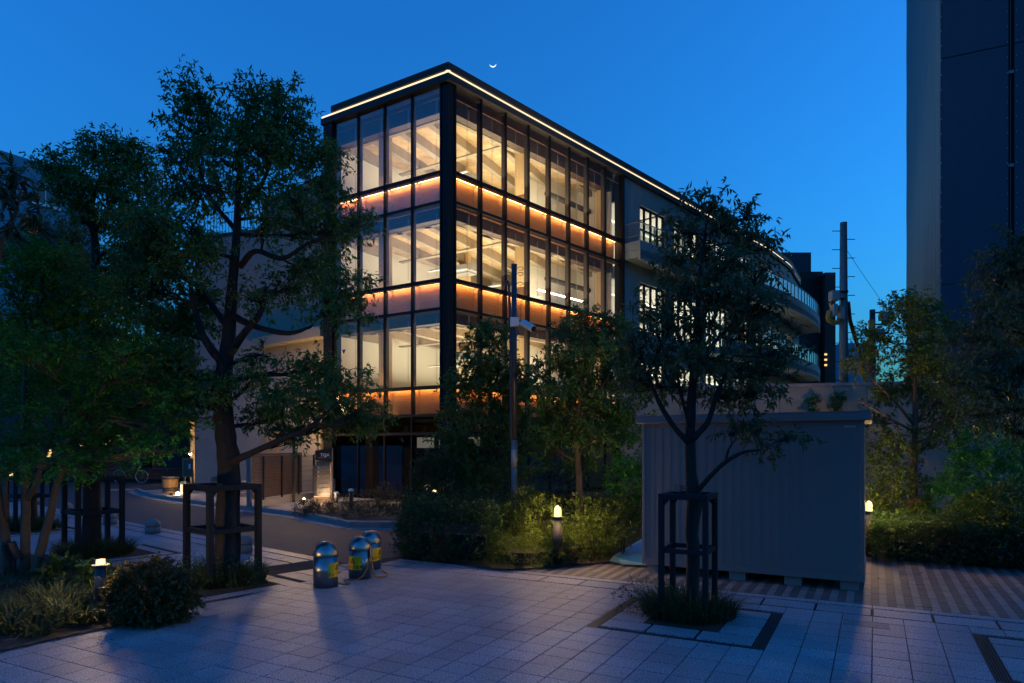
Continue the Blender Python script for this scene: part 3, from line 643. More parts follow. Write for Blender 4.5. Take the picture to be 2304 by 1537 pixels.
# floors, ceilings, beams, rooms behind the glass
Bv = Vector((.449, .893, 0)); Bn = Vector((-.893, .449, 0))
room = [C + uL * .4 - nL * .45, C + uL * 5.9 - nL * .45, C + uL * 5.9 - nL * 9.5, C + uR * 10.7 - nR * 6.0, C + uR * 10.7 - nR * .45, C + uR * .4 - nR * .45]
rp = [tuple(p[:2]) for p in room]
def seg_in_room(p, d):      # clip a line to the room polygon -> (t0, t1)
    ts = []
    for i in range(len(room)):
        a, b = room[i], room[(i + 1) % len(room)]; e = b - a; den = d.x * e.y - d.y * e.x
        if abs(den) < 1e-9: continue
        w = a - p; t = (w.x * e.y - w.y * e.x) / den; s = (w.x * d.y - w.y * d.x) / den
        if 0 <= s <= 1: ts.append(t)
    return (min(ts), max(ts)) if len(ts) > 1 else None
LAMPS = []
for li, L in enumerate(lev):
    zc = L['g1'] + (.02 if li else -.22); zf = L['sp1'] + .12
    MB().prism(rp, zc, zc + .12).build('ceiling', 'ceiling_wood', bld)
    MB().prism(rp, zf - .2, zf).build('floor_slab', 'interior_floor', bld)
    for k in range(-1, 12):
        p = C + uL * (5.6 - k * 1.36); sg = seg_in_room(p - Bv * 3, Bv)
        if not sg: continue
        q = p - Bv * 3
        MB().obox(q, Bv, Bn, sg[0] + .3, sg[1] - .05, -.13, .13, zc - .38, zc - .002).build('ceiling_beam', 'beam_wood', bld)
    for s_, in ((3.9,),):                         # cross beam
        q = C + uR * s_ - nR * .2; sg = seg_in_room(q - Vector((0, 0, 0)) + uL * -8, uL)
        if sg: MB().obox(q - uL * 8, uL, nL, sg[0] + .3, sg[1] - .3, -.12, .12, zc - .44, zc - .385).build('ceiling_beam', 'beam_wood', bld)
    for (pp, w) in ((C + uL * 3.75 - nL * .95, .36), (C + uR * 4.95 - nR * .95, .42), (C + uR * 10.3 - nR * .75, .34), (C + uL * 3.4 - nL * 5.6, .36)):
        MB().obox(pp, uL, nL, -w / 2, w / 2, -w / 2, w / 2, zf, zc - .002).build('timber_column', 'column_wood', bld)
    # walls of the room
    wls = MB(); wls.obox(room[1], (room[2] - room[1]).normalized(), Vector((.844, -.536, 0)), 0, (room[2] - room[1]).length, -.1, 0, zf, zc)
    wls.build('room_wall', 'interior_white', bld)
    b0, b1 = room[2], room[3]; d = (b1 - b0).normalized(); nn = Vector((d.y, -d.x, 0)); LL_ = (b1 - b0).length
    MB().obox(b0, d, nn, 0, LL_, -.1, 0, zf, zc).build('room_wall', 'interior_white', bld)
    MB().obox(b0, d, nn, 2.0, 6.5, .002, .05, zf + 1.25, zf + 1.95).build('internal_window', 'interior_dark', bld)
    for q_ in (2.9, 3.8, 4.7, 5.6): MB().obox(b0, d, nn, q_, q_ + .05, .052, .08, zf + 1.25, zf + 1.95).build('window_bar', 'plastic_grey', bld)
    MB().obox(room[3], (room[4] - room[3]).normalized(), -uR, 0, (room[4] - room[3]).length, 0, .1, zf, zc).build('room_wall', 'interior_white', bld)
    MB().obox(C - nR * 2.4, uR, nR, 6.6, 10.6, -.06, .06, zf, zc - .002).build('partition', 'interior_white', bld)      # white partition seen through the last bays
    for (pu, pn) in ((3.3, 5.2),):
        c0 = C + uL * pu - nL * pn; ac = MB(); ac.obox(c0, uL, nL, -.85, .85, -.42, .42, zc - .95, zc - .66); ac.obox(c0, uL, nL, -.6, .6, -.3, .3, zc - 1.0, zc - .952)
        for s in (-.8, .8): ac.tube([c0 + uL * s + Vector((0, 0, zc - .67)), c0 + uL * s + Vector((0, 0, zc))], .008, 4)
        ac.build('air_conditioner', 'plastic_grey', bld)
    dk = MB(); c1 = C - nR * 1.5
    dk.tube([c1 + uR * 7.2 + Vector((0, 0, zf + 1.5)), c1 + uR * 10.4 + Vector((0, 0, zf + 1.5))], .12, 8); dk.build('ventilation_duct', 'interior_dark', bld)
    if li == 1: MB().tube([c1 + uR * 6.3 + nR * .3 + Vector((0, 0, zf + .8)), c1 + uR * 9.9 + nR * .3 + Vector((0, 0, zf + .8))], .035, 6).build('tube_lamp', 'tube_light', bld)
    LAMPS.append((*(C + uL * 1.2 - nL * 5.0)[:2], zf + .6, li))
    for (a_, b_) in ((2.0, 2.0), (2.6, 5.2), (-2.2, 3.4), (-5.0, 5.0), (-7.6, 5.0)):
        q = (C + uL * a_ - nL * b_) if a_ > 0 else (C + uR * -a_ - nR * (b_ * .55)); pass
        MB().obox(q, uL, nL, -.5, .5, -.06, .06, zf + .93, zf + .97).build('luminaire', 'plastic_white', bld)
for i, (x, y, z, li) in enumerate(LAMPS):
    ld = bpy.data.lights.new('ceiling_washer', 'AREA'); ld.shape = 'RECTANGLE'; ld.size = 7.5; ld.size_y = 6.5; ld.energy = 570; ld.color = (1, .83, .53)
    lo = bpy.data.objects.new('ceiling_washer', ld); COL.objects.link(lo); lo.location = Vector((x, y, z)) - origin(bld); lo.rotation_euler = (R(180), 0, R(-32)); lo.parent = bld
# fire-access triangles on the glass of the outer bay
for z in (13.05, 9.3, 5.6):
    c = C + uL * 4.98 + nL * .012
    MB().add([tuple(c + uL * s + Vector((0, 0, z + h))) for s, h in ((-.1, .1), (.1, .1), (0, -.09))], [(0, 2, 1)]).build('rescue_mark', 'sticker_purple', bld)
# ground floor: lobby glazing
for (u, n, M, T) in ((uL, nL, ML, TLF), (uR, nR, MR, TRF)):
    ed = M + ([T] if u is uL else [])
    MB().obox(C, u, n, .2, T, -.08, .07, 2.42, 2.52).build('transom', 'mullion_metal', bld)
    MB().obox(C, u, n, .2, T, -.08, .07, .10, .24).build('transom', 'mullion_metal', bld)
    for i in range(len(ed) - 1):
        for z0, z1 in ((.24, 2.42), (2.52, 3.07)): MB().obox(C, u, n, ed[i] + .03, ed[i + 1] - .03, -.004, .004, z0, z1).build('glass_pane', 'dark_glass', bld)
MB().prism(rp, .02, .1).build('floor_slab', 'interior_floor', bld); MB().prism(rp, 3.0, 3.12).build('ceiling', 'header_wood', bld)
b0 = C + uL * 5.8 - nL * 4.2
MB().obox(b0, -uL, nL, 0, 5.0, -.1, 0, .1, 3.0).build('room_wall', 'interior_dark', bld)
for k in range(3): MB().obox(b0, -uL, nL, .9 + k * 1.2, 1.8 + k * 1.2, .01, .05, 1.95, 2.4).build('lit_clerestory', 'room_glow', bld)
for k in range(5): MB().obox(b0, -uL, nL, .2 + k * 1.0, .9 + k * 1.0, .6, .9, 2.62, 2.9).build('lobby_beam', 'column_wood', bld)
MB().obox(C + uL * 4.4 - nL * .9, uL, nL, -.18, .18, -.18, .18, .1, 3.0).build('timber_column', 'column_wood', bld)
MB().obox(C + uL * 5.74, uL, nL, -.42, .30, .13, .55, .1, .78).build('plinth', 'concrete', bld)
dn = MB(); q = C + uL * 2.3 - nL * 3.9
for k in range(2): dn.obox(q, uL, nL, k * .2, k * .2 + .1, 0, .05, 1.55, 1.62)
dn.build('downlight', 'tube_light', bld)
# rear wing along the right: concrete wall with windows and long curved balconies
def holes_wall(u, n, t0, t1, z0, z1, hs, d0=-.25, d1=0., m='concrete_cool'):
    ts = sorted({t0, t1, *[h[0] for h in hs], *[h[1] for h in hs]}); zs = sorted({z0, z1, *[h[2] for h in hs], *[h[3] for h in hs]})
    mb = MB()
    for i in range(len(ts) - 1):
        for j in range(len(zs) - 1):
            tc_, zc_ = (ts[i] + ts[i + 1]) / 2, (zs[j] + zs[j + 1]) / 2
            if any(h[0] < tc_ < h[1] and h[2] < zc_ < h[3] for h in hs): continue
            mb.obox(C, u, n, ts[i], ts[i + 1], d0, d1, zs[j], zs[j + 1])
    return mb.build('wall', m, bld)
hs = []
for z0, z1 in ((11.05, 13.55), (7.45, 9.85), (3.75, 6.1), (.3, 2.6)):
    for t0, t1 in ((12.45, 14.9), (15.8, 18.6), (19.4, 22.2), (23.0, 25.4), (26.1, 28.1)): hs.append((t0, t1, z0, z1))
holes_wall(uR, nR, 10.92, 28.3, .05, 14.46, hs)
for (t0, t1, z0, z1) in hs:
    w = (t1 - t0) / 4; fr = MB()
    for k in range(5): fr.obox(C, uR, nR, t0 + k * w - .04, t0 + k * w + .04, -.2, -.1, z0, z1)
    for zz in (z0, z0 + (z1 - z0) * .55, z1 - .08): fr.obox(C, uR, nR, t0 + .045, t1 - .045, -.19, -.12, zz, zz + .08)
    f = fr.build('window', 'mullion_metal', bld)
    MB().obox(C, uR, nR, t0, t1, -.165, -.155, z0, z1).build('pane', 'window_glass', f)
    MB().obox(C, uR, nR, t0 - .3, t1 + .3, -3.2, -3.1, z0 - .3, z1 + .3).build('back_wall', 'interior_white', f)
    for dz in (-.32, .32): MB().obox(C, uR, nR, t0 - .3, t1 + .3, -3.1, -.26, (z0 if dz < 0 else z1 + .3) + min(dz, 0) , (z0 if dz < 0 else z1 + .3) + min(dz, 0) + .05).build('soffit', 'interior_white', f)
    MB().obox(C, uR, nR, t0 + .2, t1 - .2, -2.0, -1.9, z1 - .25, z1 - .18).build('tube_lamp', 'window_lit', f)
for zz in (4.6, 8.3, 12.0):
    ld = bpy.data.lights.new('wing_lamp', 'AREA'); ld.shape = 'RECTANGLE'; ld.size = 16; ld.size_y = 1.2; ld.energy = 330; ld.color = (1, .95, .78)
    lo = bpy.data.objects.new('wing_lamp', ld); COL.objects.link(lo); q = C + uR * 20.5 - nR * 1.6; lo.location = Vector((q.x, q.y, zz - .9)) - origin(bld)
    lo.rotation_euler = (R(180), 0, math.atan2(uR.y, uR.x)); lo.parent = bld
# bending end of the wing, storey by storey: sill band, glazing, head
bend = wall_line[2:]
for z0, z1 in ((10.5, 11.1), (13.5, 14.46), (6.8, 7.5), (9.8, 10.5), (3.1, 3.8), (6.1, 6.8), (.05, 1.0), (2.6, 3.1)):
    strip_wall(MB(), bend, -.25, 0, z0, z1).build('wall', 'concrete_cool', bld)
for z0, z1 in ((11.1, 13.5), (7.5, 9.8), (3.8, 6.1), (1.0, 2.6)):
    for i in range(len(bend) - 1):
        p, q = bend[i], bend[i + 1]
        if i % 3 == 2: strip_wall(MB(), [p, q], -.25, 0, z0, z1).build('wall', 'concrete_cool', bld)
        else:
            f = strip_wall(MB(), [p, p.lerp(q, .08)], -.2, -.1, z0, z1).build('window', 'mullion_metal', bld)
            strip_wall(MB(), [p.lerp(q, .08), q], -.165, -.155, z0, z1).build('pane', 'window_glass', f)
            strip_wall(MB(), [p, q], -1.6, -1.5, z0, z1).build('blind', 'window_lit', f)
MB().prism([tuple(p[:2]) for p in (bend[-1], bend[-1] + Vector((-3, 5, 0)), bend[-1] + Vector((-3.3, 4.8, 0)), offs(bend, -.3)[-1])], .05, 14.46).build('wall', 'concrete_cool', bld)
edge = smooth_path([Vector(p + (0,)) for p in ((5.81, 30.9), (10.2, 35.2), (15.3, 40.1), (17.9, 43.1), (20.2, 46.2), (22.0, 49.0), (23.3, 51.6))], 5)
edge = [Vector((p.x, p.y, 0)) for p in edge]
inner = [C + uR * 11.0 + nR * .0] + [C + uR * t for t in (16, 22, 28.3)] + bend[1:]
for zt, par, m in ((10.95, 1.2, 'concrete_cool'), (7.25, 1.2, 'concrete_cool'), (3.9, 0, 'steel_brown')):
    e = edge if zt > 10 else [p for p in edge[6:]]; inn = inner if zt > 10 else inner[1:]
    bal = MB().prism([tuple(p[:2]) for p in e + inn[::-1]], zt - .34, zt).build('balcony', m if m != 'steel_brown' else 'concrete_cool', bld)
    strip_wall(MB(), e, -.12, .0, zt - .45 if par else zt - .6, zt + .42 if par else zt + .75).build('parapet', m, bal)
    if par:
        rail = MB(); rail.tube([p + Vector((0, 0, zt + 1.25)) for p in offs(e, -.06)], .03, 6); rail.build('handrail', 'pole_grey', bal)
        seg = offs(e, -.06); acc = 0; last = -9
        for i in range(len(seg) - 1):
            p, q = seg[i], seg[i + 1]; L_ = (q - p).length; k = max(1, int(L_ / 1.0))
            for j in range(k): c = p.lerp(q, j / k); MB().obox((c.x, c.y, 0), (1, 0, 0), (0, 1, 0), -.025, .025, -.025, .025, zt + .42, zt + 1.24).build('baluster', 'pole_grey', bal)
        strip_wall(MB(), seg, -.006, .006, zt + .44, zt + 1.2).build('mesh_infill', 'rail_glass', bal)
# near end of the top balcony: side rail and a pair of copper pots
bq = C + uR * 11.0
MB().obox(bq, nR, -uR, 0, .9, -.02, .02, 10.96, 11.35).build('balcony_end', 'concrete_cool', bld)
g = MB()
for k in range(14): q = bq + nR * (.03 + k * .066); g.tube([q + Vector((0, 0, 10.97)), q + Vector((0, 0, 12.2))], .008, 4)
for z in (11.6, 12.2): g.tube([bq + Vector((0, 0, z)), bq + nR * .93 + Vector((0, 0, z))], .018, 5)
g.build('balcony_rail', 'pole_grey', bld)
for k in range(2):
    q = bq + uR * .4 + nR * (.25 + k * .36); t_ = MB().lathe([(.1, 0), (.15, .02), (.16, .42), (.17, .45), (.14, .45), (.13, .3)], (q.x, q.y, 10.96), 12).build('copper_pot', 'cable_orange', None, True)
    tag(t_, ('left' if k == 0 else 'right') + ' of the two copper coloured pots standing in the end of the top balcony', 'pot', 'pots on the balcony')
# roof things of the building
q = C + uR * 11.8 - nR * 1.2
MB().obox(q, uR, nR, 0, 3.2, -1.2, 0, 14.95, 15.9).build('roof_hatch', 'far_wall', bld)
q = C + uR * 22.0 - nR * .9
MB().obox(q, uR, nR, 0, .5, -.5, 0, 14.95, 15.9).build('roof_vent', 'roof_metal', bld)
an = MB(); q = P(1744, 560, 48); an.tube([(q.x, q.y, 14.9), (q.x, q.y, 17.4)], .03, 5)
for z, w in ((17.1, .35), (16.8, .5), (16.5, .4)): an.tube([(q.x - w, q.y, z), (q.x + w, q.y, z)], .012, 4)
tag(an.build('antenna', 'pole_grey'), 'thin television antenna standing on the roof of the office building', 'antenna')
# stair tower of dark vertical slats beyond the wing
ph = empty('rear_building', (21, 58, 0), 'dark rear block with vertical slats and boxy penthouse beyond the curved balconies', 'building')
P0 = P(1750, 600, 60)
MB().box(P0.x, P(1825, 600, 60).x, 60, 66, 14.5, P(1820, 568, 60).z).build('penthouse', 'far_dark', ph)
MB().box(P(1790, 0, 58).x, P(1850, 0, 58).x, 58.3, 64, .0, P(0, 622, 58).z).build('block', 'far_dark', ph)
for i in range(24):
    x = P(1784 + i * 2.9, 0, 58).x; z0, z1 = P(0, 705, 58).z, P(0, 611, 58).z
    MB().box(x - .035, x + .035, 58.0, 58.1, z0 if i < 21 else 2, z1).build('slat', 'slat_dark', ph)
for i in range(9):
    x = P(1858 + i * 2.6, 0, 57).x; MB().box(x - .045, x + .045, 57.0, 57.3, 1.0, P(0, 613, 57).z).build('slat', 'slat_dark', ph)
MB().box(P(1862, 0, 57).x, P(1880, 0, 57).x, 57.4, 60, 0, P(0, 613, 57).z).build('stair_core', 'slat_dark', ph)
MB().box(P(1835, 0, 57).x, P(1872, 0, 57).x, 57.1, 57.25, P(0, 620, 57).z, P(0, 614, 57).z).build('top_frame', 'slat_dark', ph)
for i in range(3): MB().box(P(1856, 0, 56.8).x, P(1861, 0, 56.8).x, 56.8, 56.9, P(0, 800 + i * 12, 57).z, P(0, 796 + i * 12, 57).z).build('lit_slot', 'warm_window', ph)
# left annex: tan and blue grey concrete volumes
ax = empty('annex_building', (-10, 28, 0), 'concrete annex left of the glazed corner, half hidden behind the largest tree', 'annex')
a0 = C + uL * 6.0 + nL * -.3; a1 = Vector((-11.0, 30.0, 0)); d = (a1 - a0).normalized(); n = Vector((d.y, -d.x, 0)); n = n if n.y < 0 else -n; Lw = (a1 - a0).length
def aw(t0, t1, z0, z1, dd0=-.3, dd1=0, nm='wall', m='wall_render', par=None): return MB().obox(a0, d, n, t0, t1, dd0, dd1, z0, z1).build(nm, m, par or ax)
k_ = .62; wz0, wz1 = P(0, 612, 27.3).z, P(0, 581, 27.3).z
aw(0, .18, 0, 12.8); aw(.18, .62, 0, wz0); aw(.18, .62, wz1, 12.8); aw(.62, Lw, 0, 12.8)
w_ = aw(.18, .24, wz0, wz1, -.16, -.05, 'window', 'plastic_white'); aw(.24, .56, wz0, wz1, -.12, -.1, 'pane', 'warm_window', w_); aw(.56, .62, wz0, wz1, -.16, -.05, 'sill', 'plastic_white', w_)
aw(.02, Lw * .98, P(0, 764, 27.3).z, P(0, 742, 27.3).z, .002, .5, 'canopy', 'wall_render')
for tt in (.5, .78): aw(tt, tt + .12, .1, 5.3, .002, .13, 'drain_pipe', 'wall_render')
sh = aw(Lw * .73, Lw * .99, .4, 2.75, .002, .04, 'shutter_door', 'shutter_wood')
for i in range(9): aw(Lw * .73 + i * .12, Lw * .73 + i * .12 + .1, .42, 2.7, .042, .06, 'slat', 'shutter_wood', sh)
a2 = Vector((-14.5, 31.2, 0)); d2 = (a2 - a1).normalized(); n2 = Vector((d2.y, -d2.x, 0)); n2 = n2 if n2.y < 0 else -n2
MB().obox(a1, d2, n2, 0, (a2 - a1).length, -.3, 0, 0, 11.6).build('wall', 'concrete', ax)
tie = MB()
for i in range(7):
    for j in range(12): c = a1 + d2 * (.3 + i * .55) + n2 * .004; tie.obox(c, d2, n2, -.02, .02, -.002, .002, .5 + j * .9, .54 + j * .9)
tie.build('tie_holes', 'slot_black', ax)['kind'] = 'stuff'
MB().prism([tuple(a0[:2]), tuple(a1[:2]), tuple(a2[:2]), (-12, 40), (-4, 38)], 11.4, 11.6).build('roof', 'roof_metal', ax)
rl_ = MB()
for i in range(20): c = a1 + d2 * (i * .17) + n2 * -.1; rl_.tube([c + Vector((0, 0, 11.6)), c + Vector((0, 0, 12.5))], .014, 4)
rl_.tube([a1 + Vector((0, 0, 12.5)), a2 + Vector((0, 0, 12.5))], .025, 5); rl_.build('roof_railing', 'pole_grey', ax)
# round stepped entrance
st = empty('entrance_steps', (G(548, 1140).x, G(548, 1140).y, .1), 'curved concrete entrance steps left of the mesh fence', 'steps')
for k in range(3):
    c = G(556, 1120); mb = MB(); pts = [(c.x + math.cos(a) * (1.5 - k * .4), c.y + 1.2 + math.sin(a) * (2.3 - k * .55)) for a in np.linspace(0, 2 * math.pi, 22)[:-1]]
    mb.prism(pts, .1 + .17 * k, .1 + .17 * (k + 1) - .003).build('step', 'kerb_concrete', st)
# mesh fence with a louvre screen behind it
f0_, f1_ = G(585, 1148), G(738, 1120); fd_ = (f1_ - f0_).normalized(); fn_ = Vector((fd_.y, -fd_.x, 0)); FL = (f1_ - f0_).length
fe = empty('mesh_fence', (f0_.x, f0_.y, .1), 'dark wire mesh fence on a low concrete kerb beside the totem sign', 'fence')
MB().obox(f0_, fd_, fn_, 0, FL, -.08, .08, .1, .32).build('kerb', 'wall_render', fe)
wr = MB()
for i in range(int(FL / .055)): wr.obox(f0_, fd_, fn_, i * .055, i * .055 + .006, -.003, .003, .34, 1.72)
for j in range(8): wr.obox(f0_, fd_, fn_, 0, FL, .004, .010, .40 + j * .18, .408 + j * .18)
wr.build('wire_mesh', 'mesh_wire', fe)['kind'] = 'stuff'
for i in range(5): MB().obox(f0_, fd_, fn_, .12 + i * (FL - .3) / 4, .18 + i * (FL - .3) / 4, .012, .07, .32, 1.72).build('post', 'black_metal', fe)
lv = empty('louvre_screen', (f0_.x, f0_.y, .1), 'brown horizontal louvre screen behind the mesh fence', 'screen')
MB().obox(f0_ - fn_ * .35, fd_, fn_, -.1, .02, -.06, .06, .1, 1.82).build('post', 'concrete', lv)
for j in range(20): MB().obox(f0_ - fn_ * .35, fd_, fn_, .03, 3.6, -.02, .02, .33 + j * .074, .33 + j * .074 + .062).build('slat', 'louver_wood', lv)
# slim grey pole by the fence with a small camera head
c = G(661, 1137); pm = empty('slim_camera_pole', (c.x, c.y, .1), 'slim dark pole in front of the mesh fence with a white camera on top', 'pole')
MB().tube([(c.x, c.y, .1), (c.x, c.y, 2.35)], .05, 10).build('pole', 'lamp_body', pm)
MB().tube([(c.x + .1, c.y - .05, 2.35), (c.x + .36, c.y - .1, 2.22)], .06, 8).build('camera_head', 'plastic_white', pm)
# totem sign
c = G(725, 1138); tt = empty('totem_sign', (c.x, c.y, .12), 'tall folded totem sign with dark nameplate and lit slatted directory', 'sign')
ua = Vector((1, .12, 0)).normalized(); na = Vector((ua.y, -ua.x, 0)); s_ = c.y / F
def tp(name, x0, x1, y0, y1, d0, d1, m, par=None, cut=0):
    mb = MB().obox(c, ua, na, (x0 - 725) * s_, (x1 - 725) * s_, d0, d1, P(0, y1, c.y).z, P(0, y0, c.y).z)
    if cut: mb.v = [(x, y, z - (cut if (i in (4, 7) or i in (4, 7)) and z > 1.5 else 0)) for i, (x, y, z) in enumerate(mb.v)]
    return mb.build(name, m, par or tt)
tp('spine', 743.5, 746.5, 1008, 1137, -.25, .02, 'totem_wood')
pl = MB(); zt = P(0, 1014, c.y).z; x0, x1 = (710 - 725) * s_, (746.5 - 725) * s_
for y_ in (0.03, .06): pl.v += [tuple(c + ua * x0 + na * y_)[:2] + (P(0, 1035, c.y).z,), tuple(c + ua * x1 + na * y_)[:2] + (P(0, 1040, c.y).z,), tuple(c + ua * x1 + na * y_)[:2] + (P(0, 1007, c.y).z,), tuple(c + ua * x0 + na * y_)[:2] + (zt,)]
pl.f = [(0, 1, 2, 3), (7, 6, 5, 4), (0, 4, 5, 1), (1, 5, 6, 2), (2, 6, 7, 3), (3, 7, 4, 0)]; pl = pl.build('nameplate', 'totem_black', tt)
def put_text(txt, size, x, py, m, par, depth=.066):
    v, f = text_mesh(txt, size); z = P(0, py, c.y).z; q = c + ua * ((x - 725) * s_) + na * depth
    mb = MB(); mb.v = [tuple(q + ua * a + Vector((0, 0, z + b)))for a, b, _ in v]; mb.f = f; mb.build('lettering', m, par)
put_text('TQA', .15, 731.5, 1027, 'plastic_white', pl); put_text('TANIMACHI-ABANO-KYOTO', .036, 731, 1031, 'plastic_grey', pl)
tp('back_board', 710, 742, 1035, 1117, -.2, -.05, 'totem_wood')
for k in range(7):
    y0 = 1048 + k * 9.9; sl = tp('directory_slat', 714, 742.4, y0, y0 + 8.9, 0, .05, 'totem_slat')
    MB().obox(c + ua * ((705 - 725) * s_) - na * .1, (ua * (9 * s_) + na * .1).normalized(), na, 0, .165, 0, .05, P(0, y0 + 8.9, c.y).z, P(0, y0, c.y).z).build('side_wing', 'totem_slat', sl)
    if k < 3: tp('icon', 716, 718.6, y0 + 2.4, y0 + 5.2, .052, .056, 'plastic_white', sl)
tp('lit_base', 706, 743, 1117.6, 1137, -.2, .0, 'totem_wood'); tp('base_lamp', 708, 742, 1116.2, 1117.2, -.02, .012, 'led_white'); tp('edge_lamp', 743.0, 743.4, 1046, 1116, -.04, -.01, 'led_white')
# short path lights in the street planting
for i, (px, py, h, g_, lab) in enumerate(((684, 1143, .16, 1, 'tiny glowing path light at the left tip of the street planting'), (757, 1140, .30, 0, 'low unlit post lamp between the totem and the grey plinth'), (790, 1153, .52, 0, 'taller unlit post lamp with a pale cap in front of the grey plinth'))):
    q = G(px, py); t_ = empty('path_light', (q.x, q.y, .12), lab, 'lamp', 'lights in the street planting')
    MB().tube([(q.x, q.y, .12), (q.x, q.y, .12 + h)], .035 if g_ else .07, 10).build('post', 'lamp_body', t_)
    MB().lathe([(.02, 0), (.03, .01), (.03, .035), (.02, .045)] if g_ else [(.05, 0), (.09, .02), (.09, .06), (.04, .09)], (q.x, q.y, .12 + h), 12).build('lamp_head', 'path_lamp' if g_ else 'plastic_white', t_, True)

# ------------------------------------------------------------------ retaining wall, tower, poles, distant buildings
w0, w1 = Vector((P(1395, 0, 18.7).x, 18.7, 0)), Vector((P(2130, 0, 16.65).x, 16.65, 0)); wd = (w1 - w0).normalized(); wn = Vector((wd.y, -wd.x, 0))
rw = empty('retaining_wall', (w0.x, w0.y, 0), 'long rendered boundary wall behind the shed and garden trees', 'wall')
for k in range(9): MB().obox(w0, wd, wn, k * 2.05 + .006, (k + 1) * 2.05 - .006, -.3, 0, 0, 3.58).build('wall_panel', 'wall_render', rw)
MB().obox(w0, wd, wn, 0, 18.5, -.33, .03, 3.58, 3.66).build('coping', 'kerb_concrete', rw)
tw = empty('wrapped_tower', (17.6, 28, 0), 'tall tower block wrapped in pale and dark blue scaffold sheeting', 'tower')
tc0 = Vector(((2116 - 1152) / F * 28, 28, 0)); tdL = Vector((.438, .899, 0)); tdR = Vector((.899, -.438, 0))
nl_ = Vector((-.899, .438, 0)); nr_ = Vector((-.438, -.899, 0))
zz = [0, 9, 18, 27, 36]; tL = 17.0
for k in range(12):
    a_, b_ = tL * k / 12, tL * (k + 1) / 12; bow = .05
    mb = MB(); cols = 5; vv = []
    for z in np.linspace(0, 36, 25):
        for j in range(cols + 1):
            t = a_ + (b_ - a_) * j / cols; q = tc0 + tdL * t + nl_ * (.05 * math.sin(math.pi * j / cols) + .008 * math.sin(z * 1.3 + k))
            vv.append((q.x, q.y, float(z)))
    ff = [(r * (cols + 1) + j, r * (cols + 1) + j + 1, (r + 1) * (cols + 1) + j + 1, (r + 1) * (cols + 1) + j) for r in range(24) for j in range(cols)]
    mb.add(vv, ff).build('scaffold_sheet', 'sheet_light', tw, smooth=True)
for r_ in range(5):
    z0, z1 = (-.0, 8.66, 17.92, 26.5, 32)[r_], (8.63, 17.88, 26.48, 31.98, 36)[r_]
    for a_, b_ in ((0, 2.30), (2.48, 5.0), (5.1, 8), (8.1, 12)):
        MB().obox(tc0, tdR, nr_, a_ + .01, b_ - .01, -.05, 0, z0, z1).build('scaffold_sheet', 'sheet_dark', tw)
MB().obox(tc0, tdR, nr_, .1, 12, -8, -.35, 0, 35.9).build('tower_core', 'far_dark', tw)
for k in range(9): MB().obox(tc0, tdR, nr_, 2.3, 2.48, -.12, -.08, 2 + k * 3.7, 2.12 + k * 3.7).build('scaffold_tie', 'plastic_grey', tw)
MB().tube([tc0 + tdR * 2.39 + nr_ * -.2, tc0 + tdR * 2.39 + nr_ * -.2 + Vector((0, 0, 36))], .04, 6).build('scaffold_pole', 'drain_metal', tw)
ey = MB()
for i in range(60):
    q = tc0 + tdR * .03 + nr_ * .02; ey.obox(q, tdR, nr_, -.02, .02, 0, .02, 1 + i * .6, 1.05 + i * .6)
    for s in (2.24, 2.54): ey.obox(tc0, tdR, nr_, s, s + .03, 0, .02, 1.2 + i * .6, 1.24 + i * .6)
ey.build('eyelets', 'plastic_grey', tw)['kind'] = 'stuff'
def upole(px, topy, Y, r, label, boxes, arms, wires=()):
    x = (px - CX) / F * Y; zt = P(0, topy, Y).z; t = empty('utility_pole', (x, Y, 0), label, 'utility pole', 'utility poles beyond the wall')
    MB().tube([(x, Y, 0), (x, Y, zt * .5), (x, Y, zt)], [r * 1.25, r * 1.1, r * .85], 14).build('pole', 'pole_grey' if px < 1950 else 'pole_dark', t, True)
    b = MB()
    for yy in range(520, 860, 42): z = P(0, yy, Y).z; b.tube([(x - .55, Y, z), (x, Y, z)], .02, 4); b.tube([(x, Y, z - .4), (x + .55, Y, z - .4)], .02, 4)
    if px < 1950: b.build('climbing_steps', 'black_metal', t)
    for (bx, by, w, h) in boxes:
        q = P(bx, by, Y - .3); s = Y / F; MB().box(q.x - w * s / 2, q.x + w * s / 2, Y - .7, Y - .25, q.z - h * s / 2, q.z + h * s / 2).build('equipment_box', 'plastic_grey', t, bevel=.02)
    for (x0, y0, x1, y1) in arms: MB().tube([P(x0, y0, Y - .2), P(x1, y1, Y - .2)], .06, 6).build('cross_arm', 'pole_dark', t)
    for w in wires: MB().tube(smooth_path([P(a, b_, Y - .4) for a, b_ in w[1:]]), w[0], 6).build('cable', w[2 - 2] and 'insulator_yellow', t)
    return t
up1 = upole(1898, 501, 33, .19, 'thick round utility pole with grey boxes and yellow sleeved cables', ((1873, 668, 17, 22), (1872, 700, 9, 26), (1888, 708, 9, 24)), ((1866, 657, 1908, 656), (1866, 672, 1900, 672)),
            ((.11, (1868, 680), (1876, 688), (1886, 694), (1896, 695)), (.12, (1867, 700), (1864, 715), (1870, 724), (1882, 726), (1890, 718))))
MB().tube([P(1908, 680, 33), P(1912, 720, 33.4), P(1936, 800, 35), P(1950, 870, 36)], .10, 6).build('brace', 'drain_metal', up1)
MB().tube([P(1903, 560, 33), P(1941, 617, 35), P(1980, 673, 37)], .012, 4).build('guy_wire', 'black_metal', up1)
MB().tube([P(1908, 718, 33), P(1960, 790, 36)], .015, 4).build('guy_wire', 'black_metal', up1)
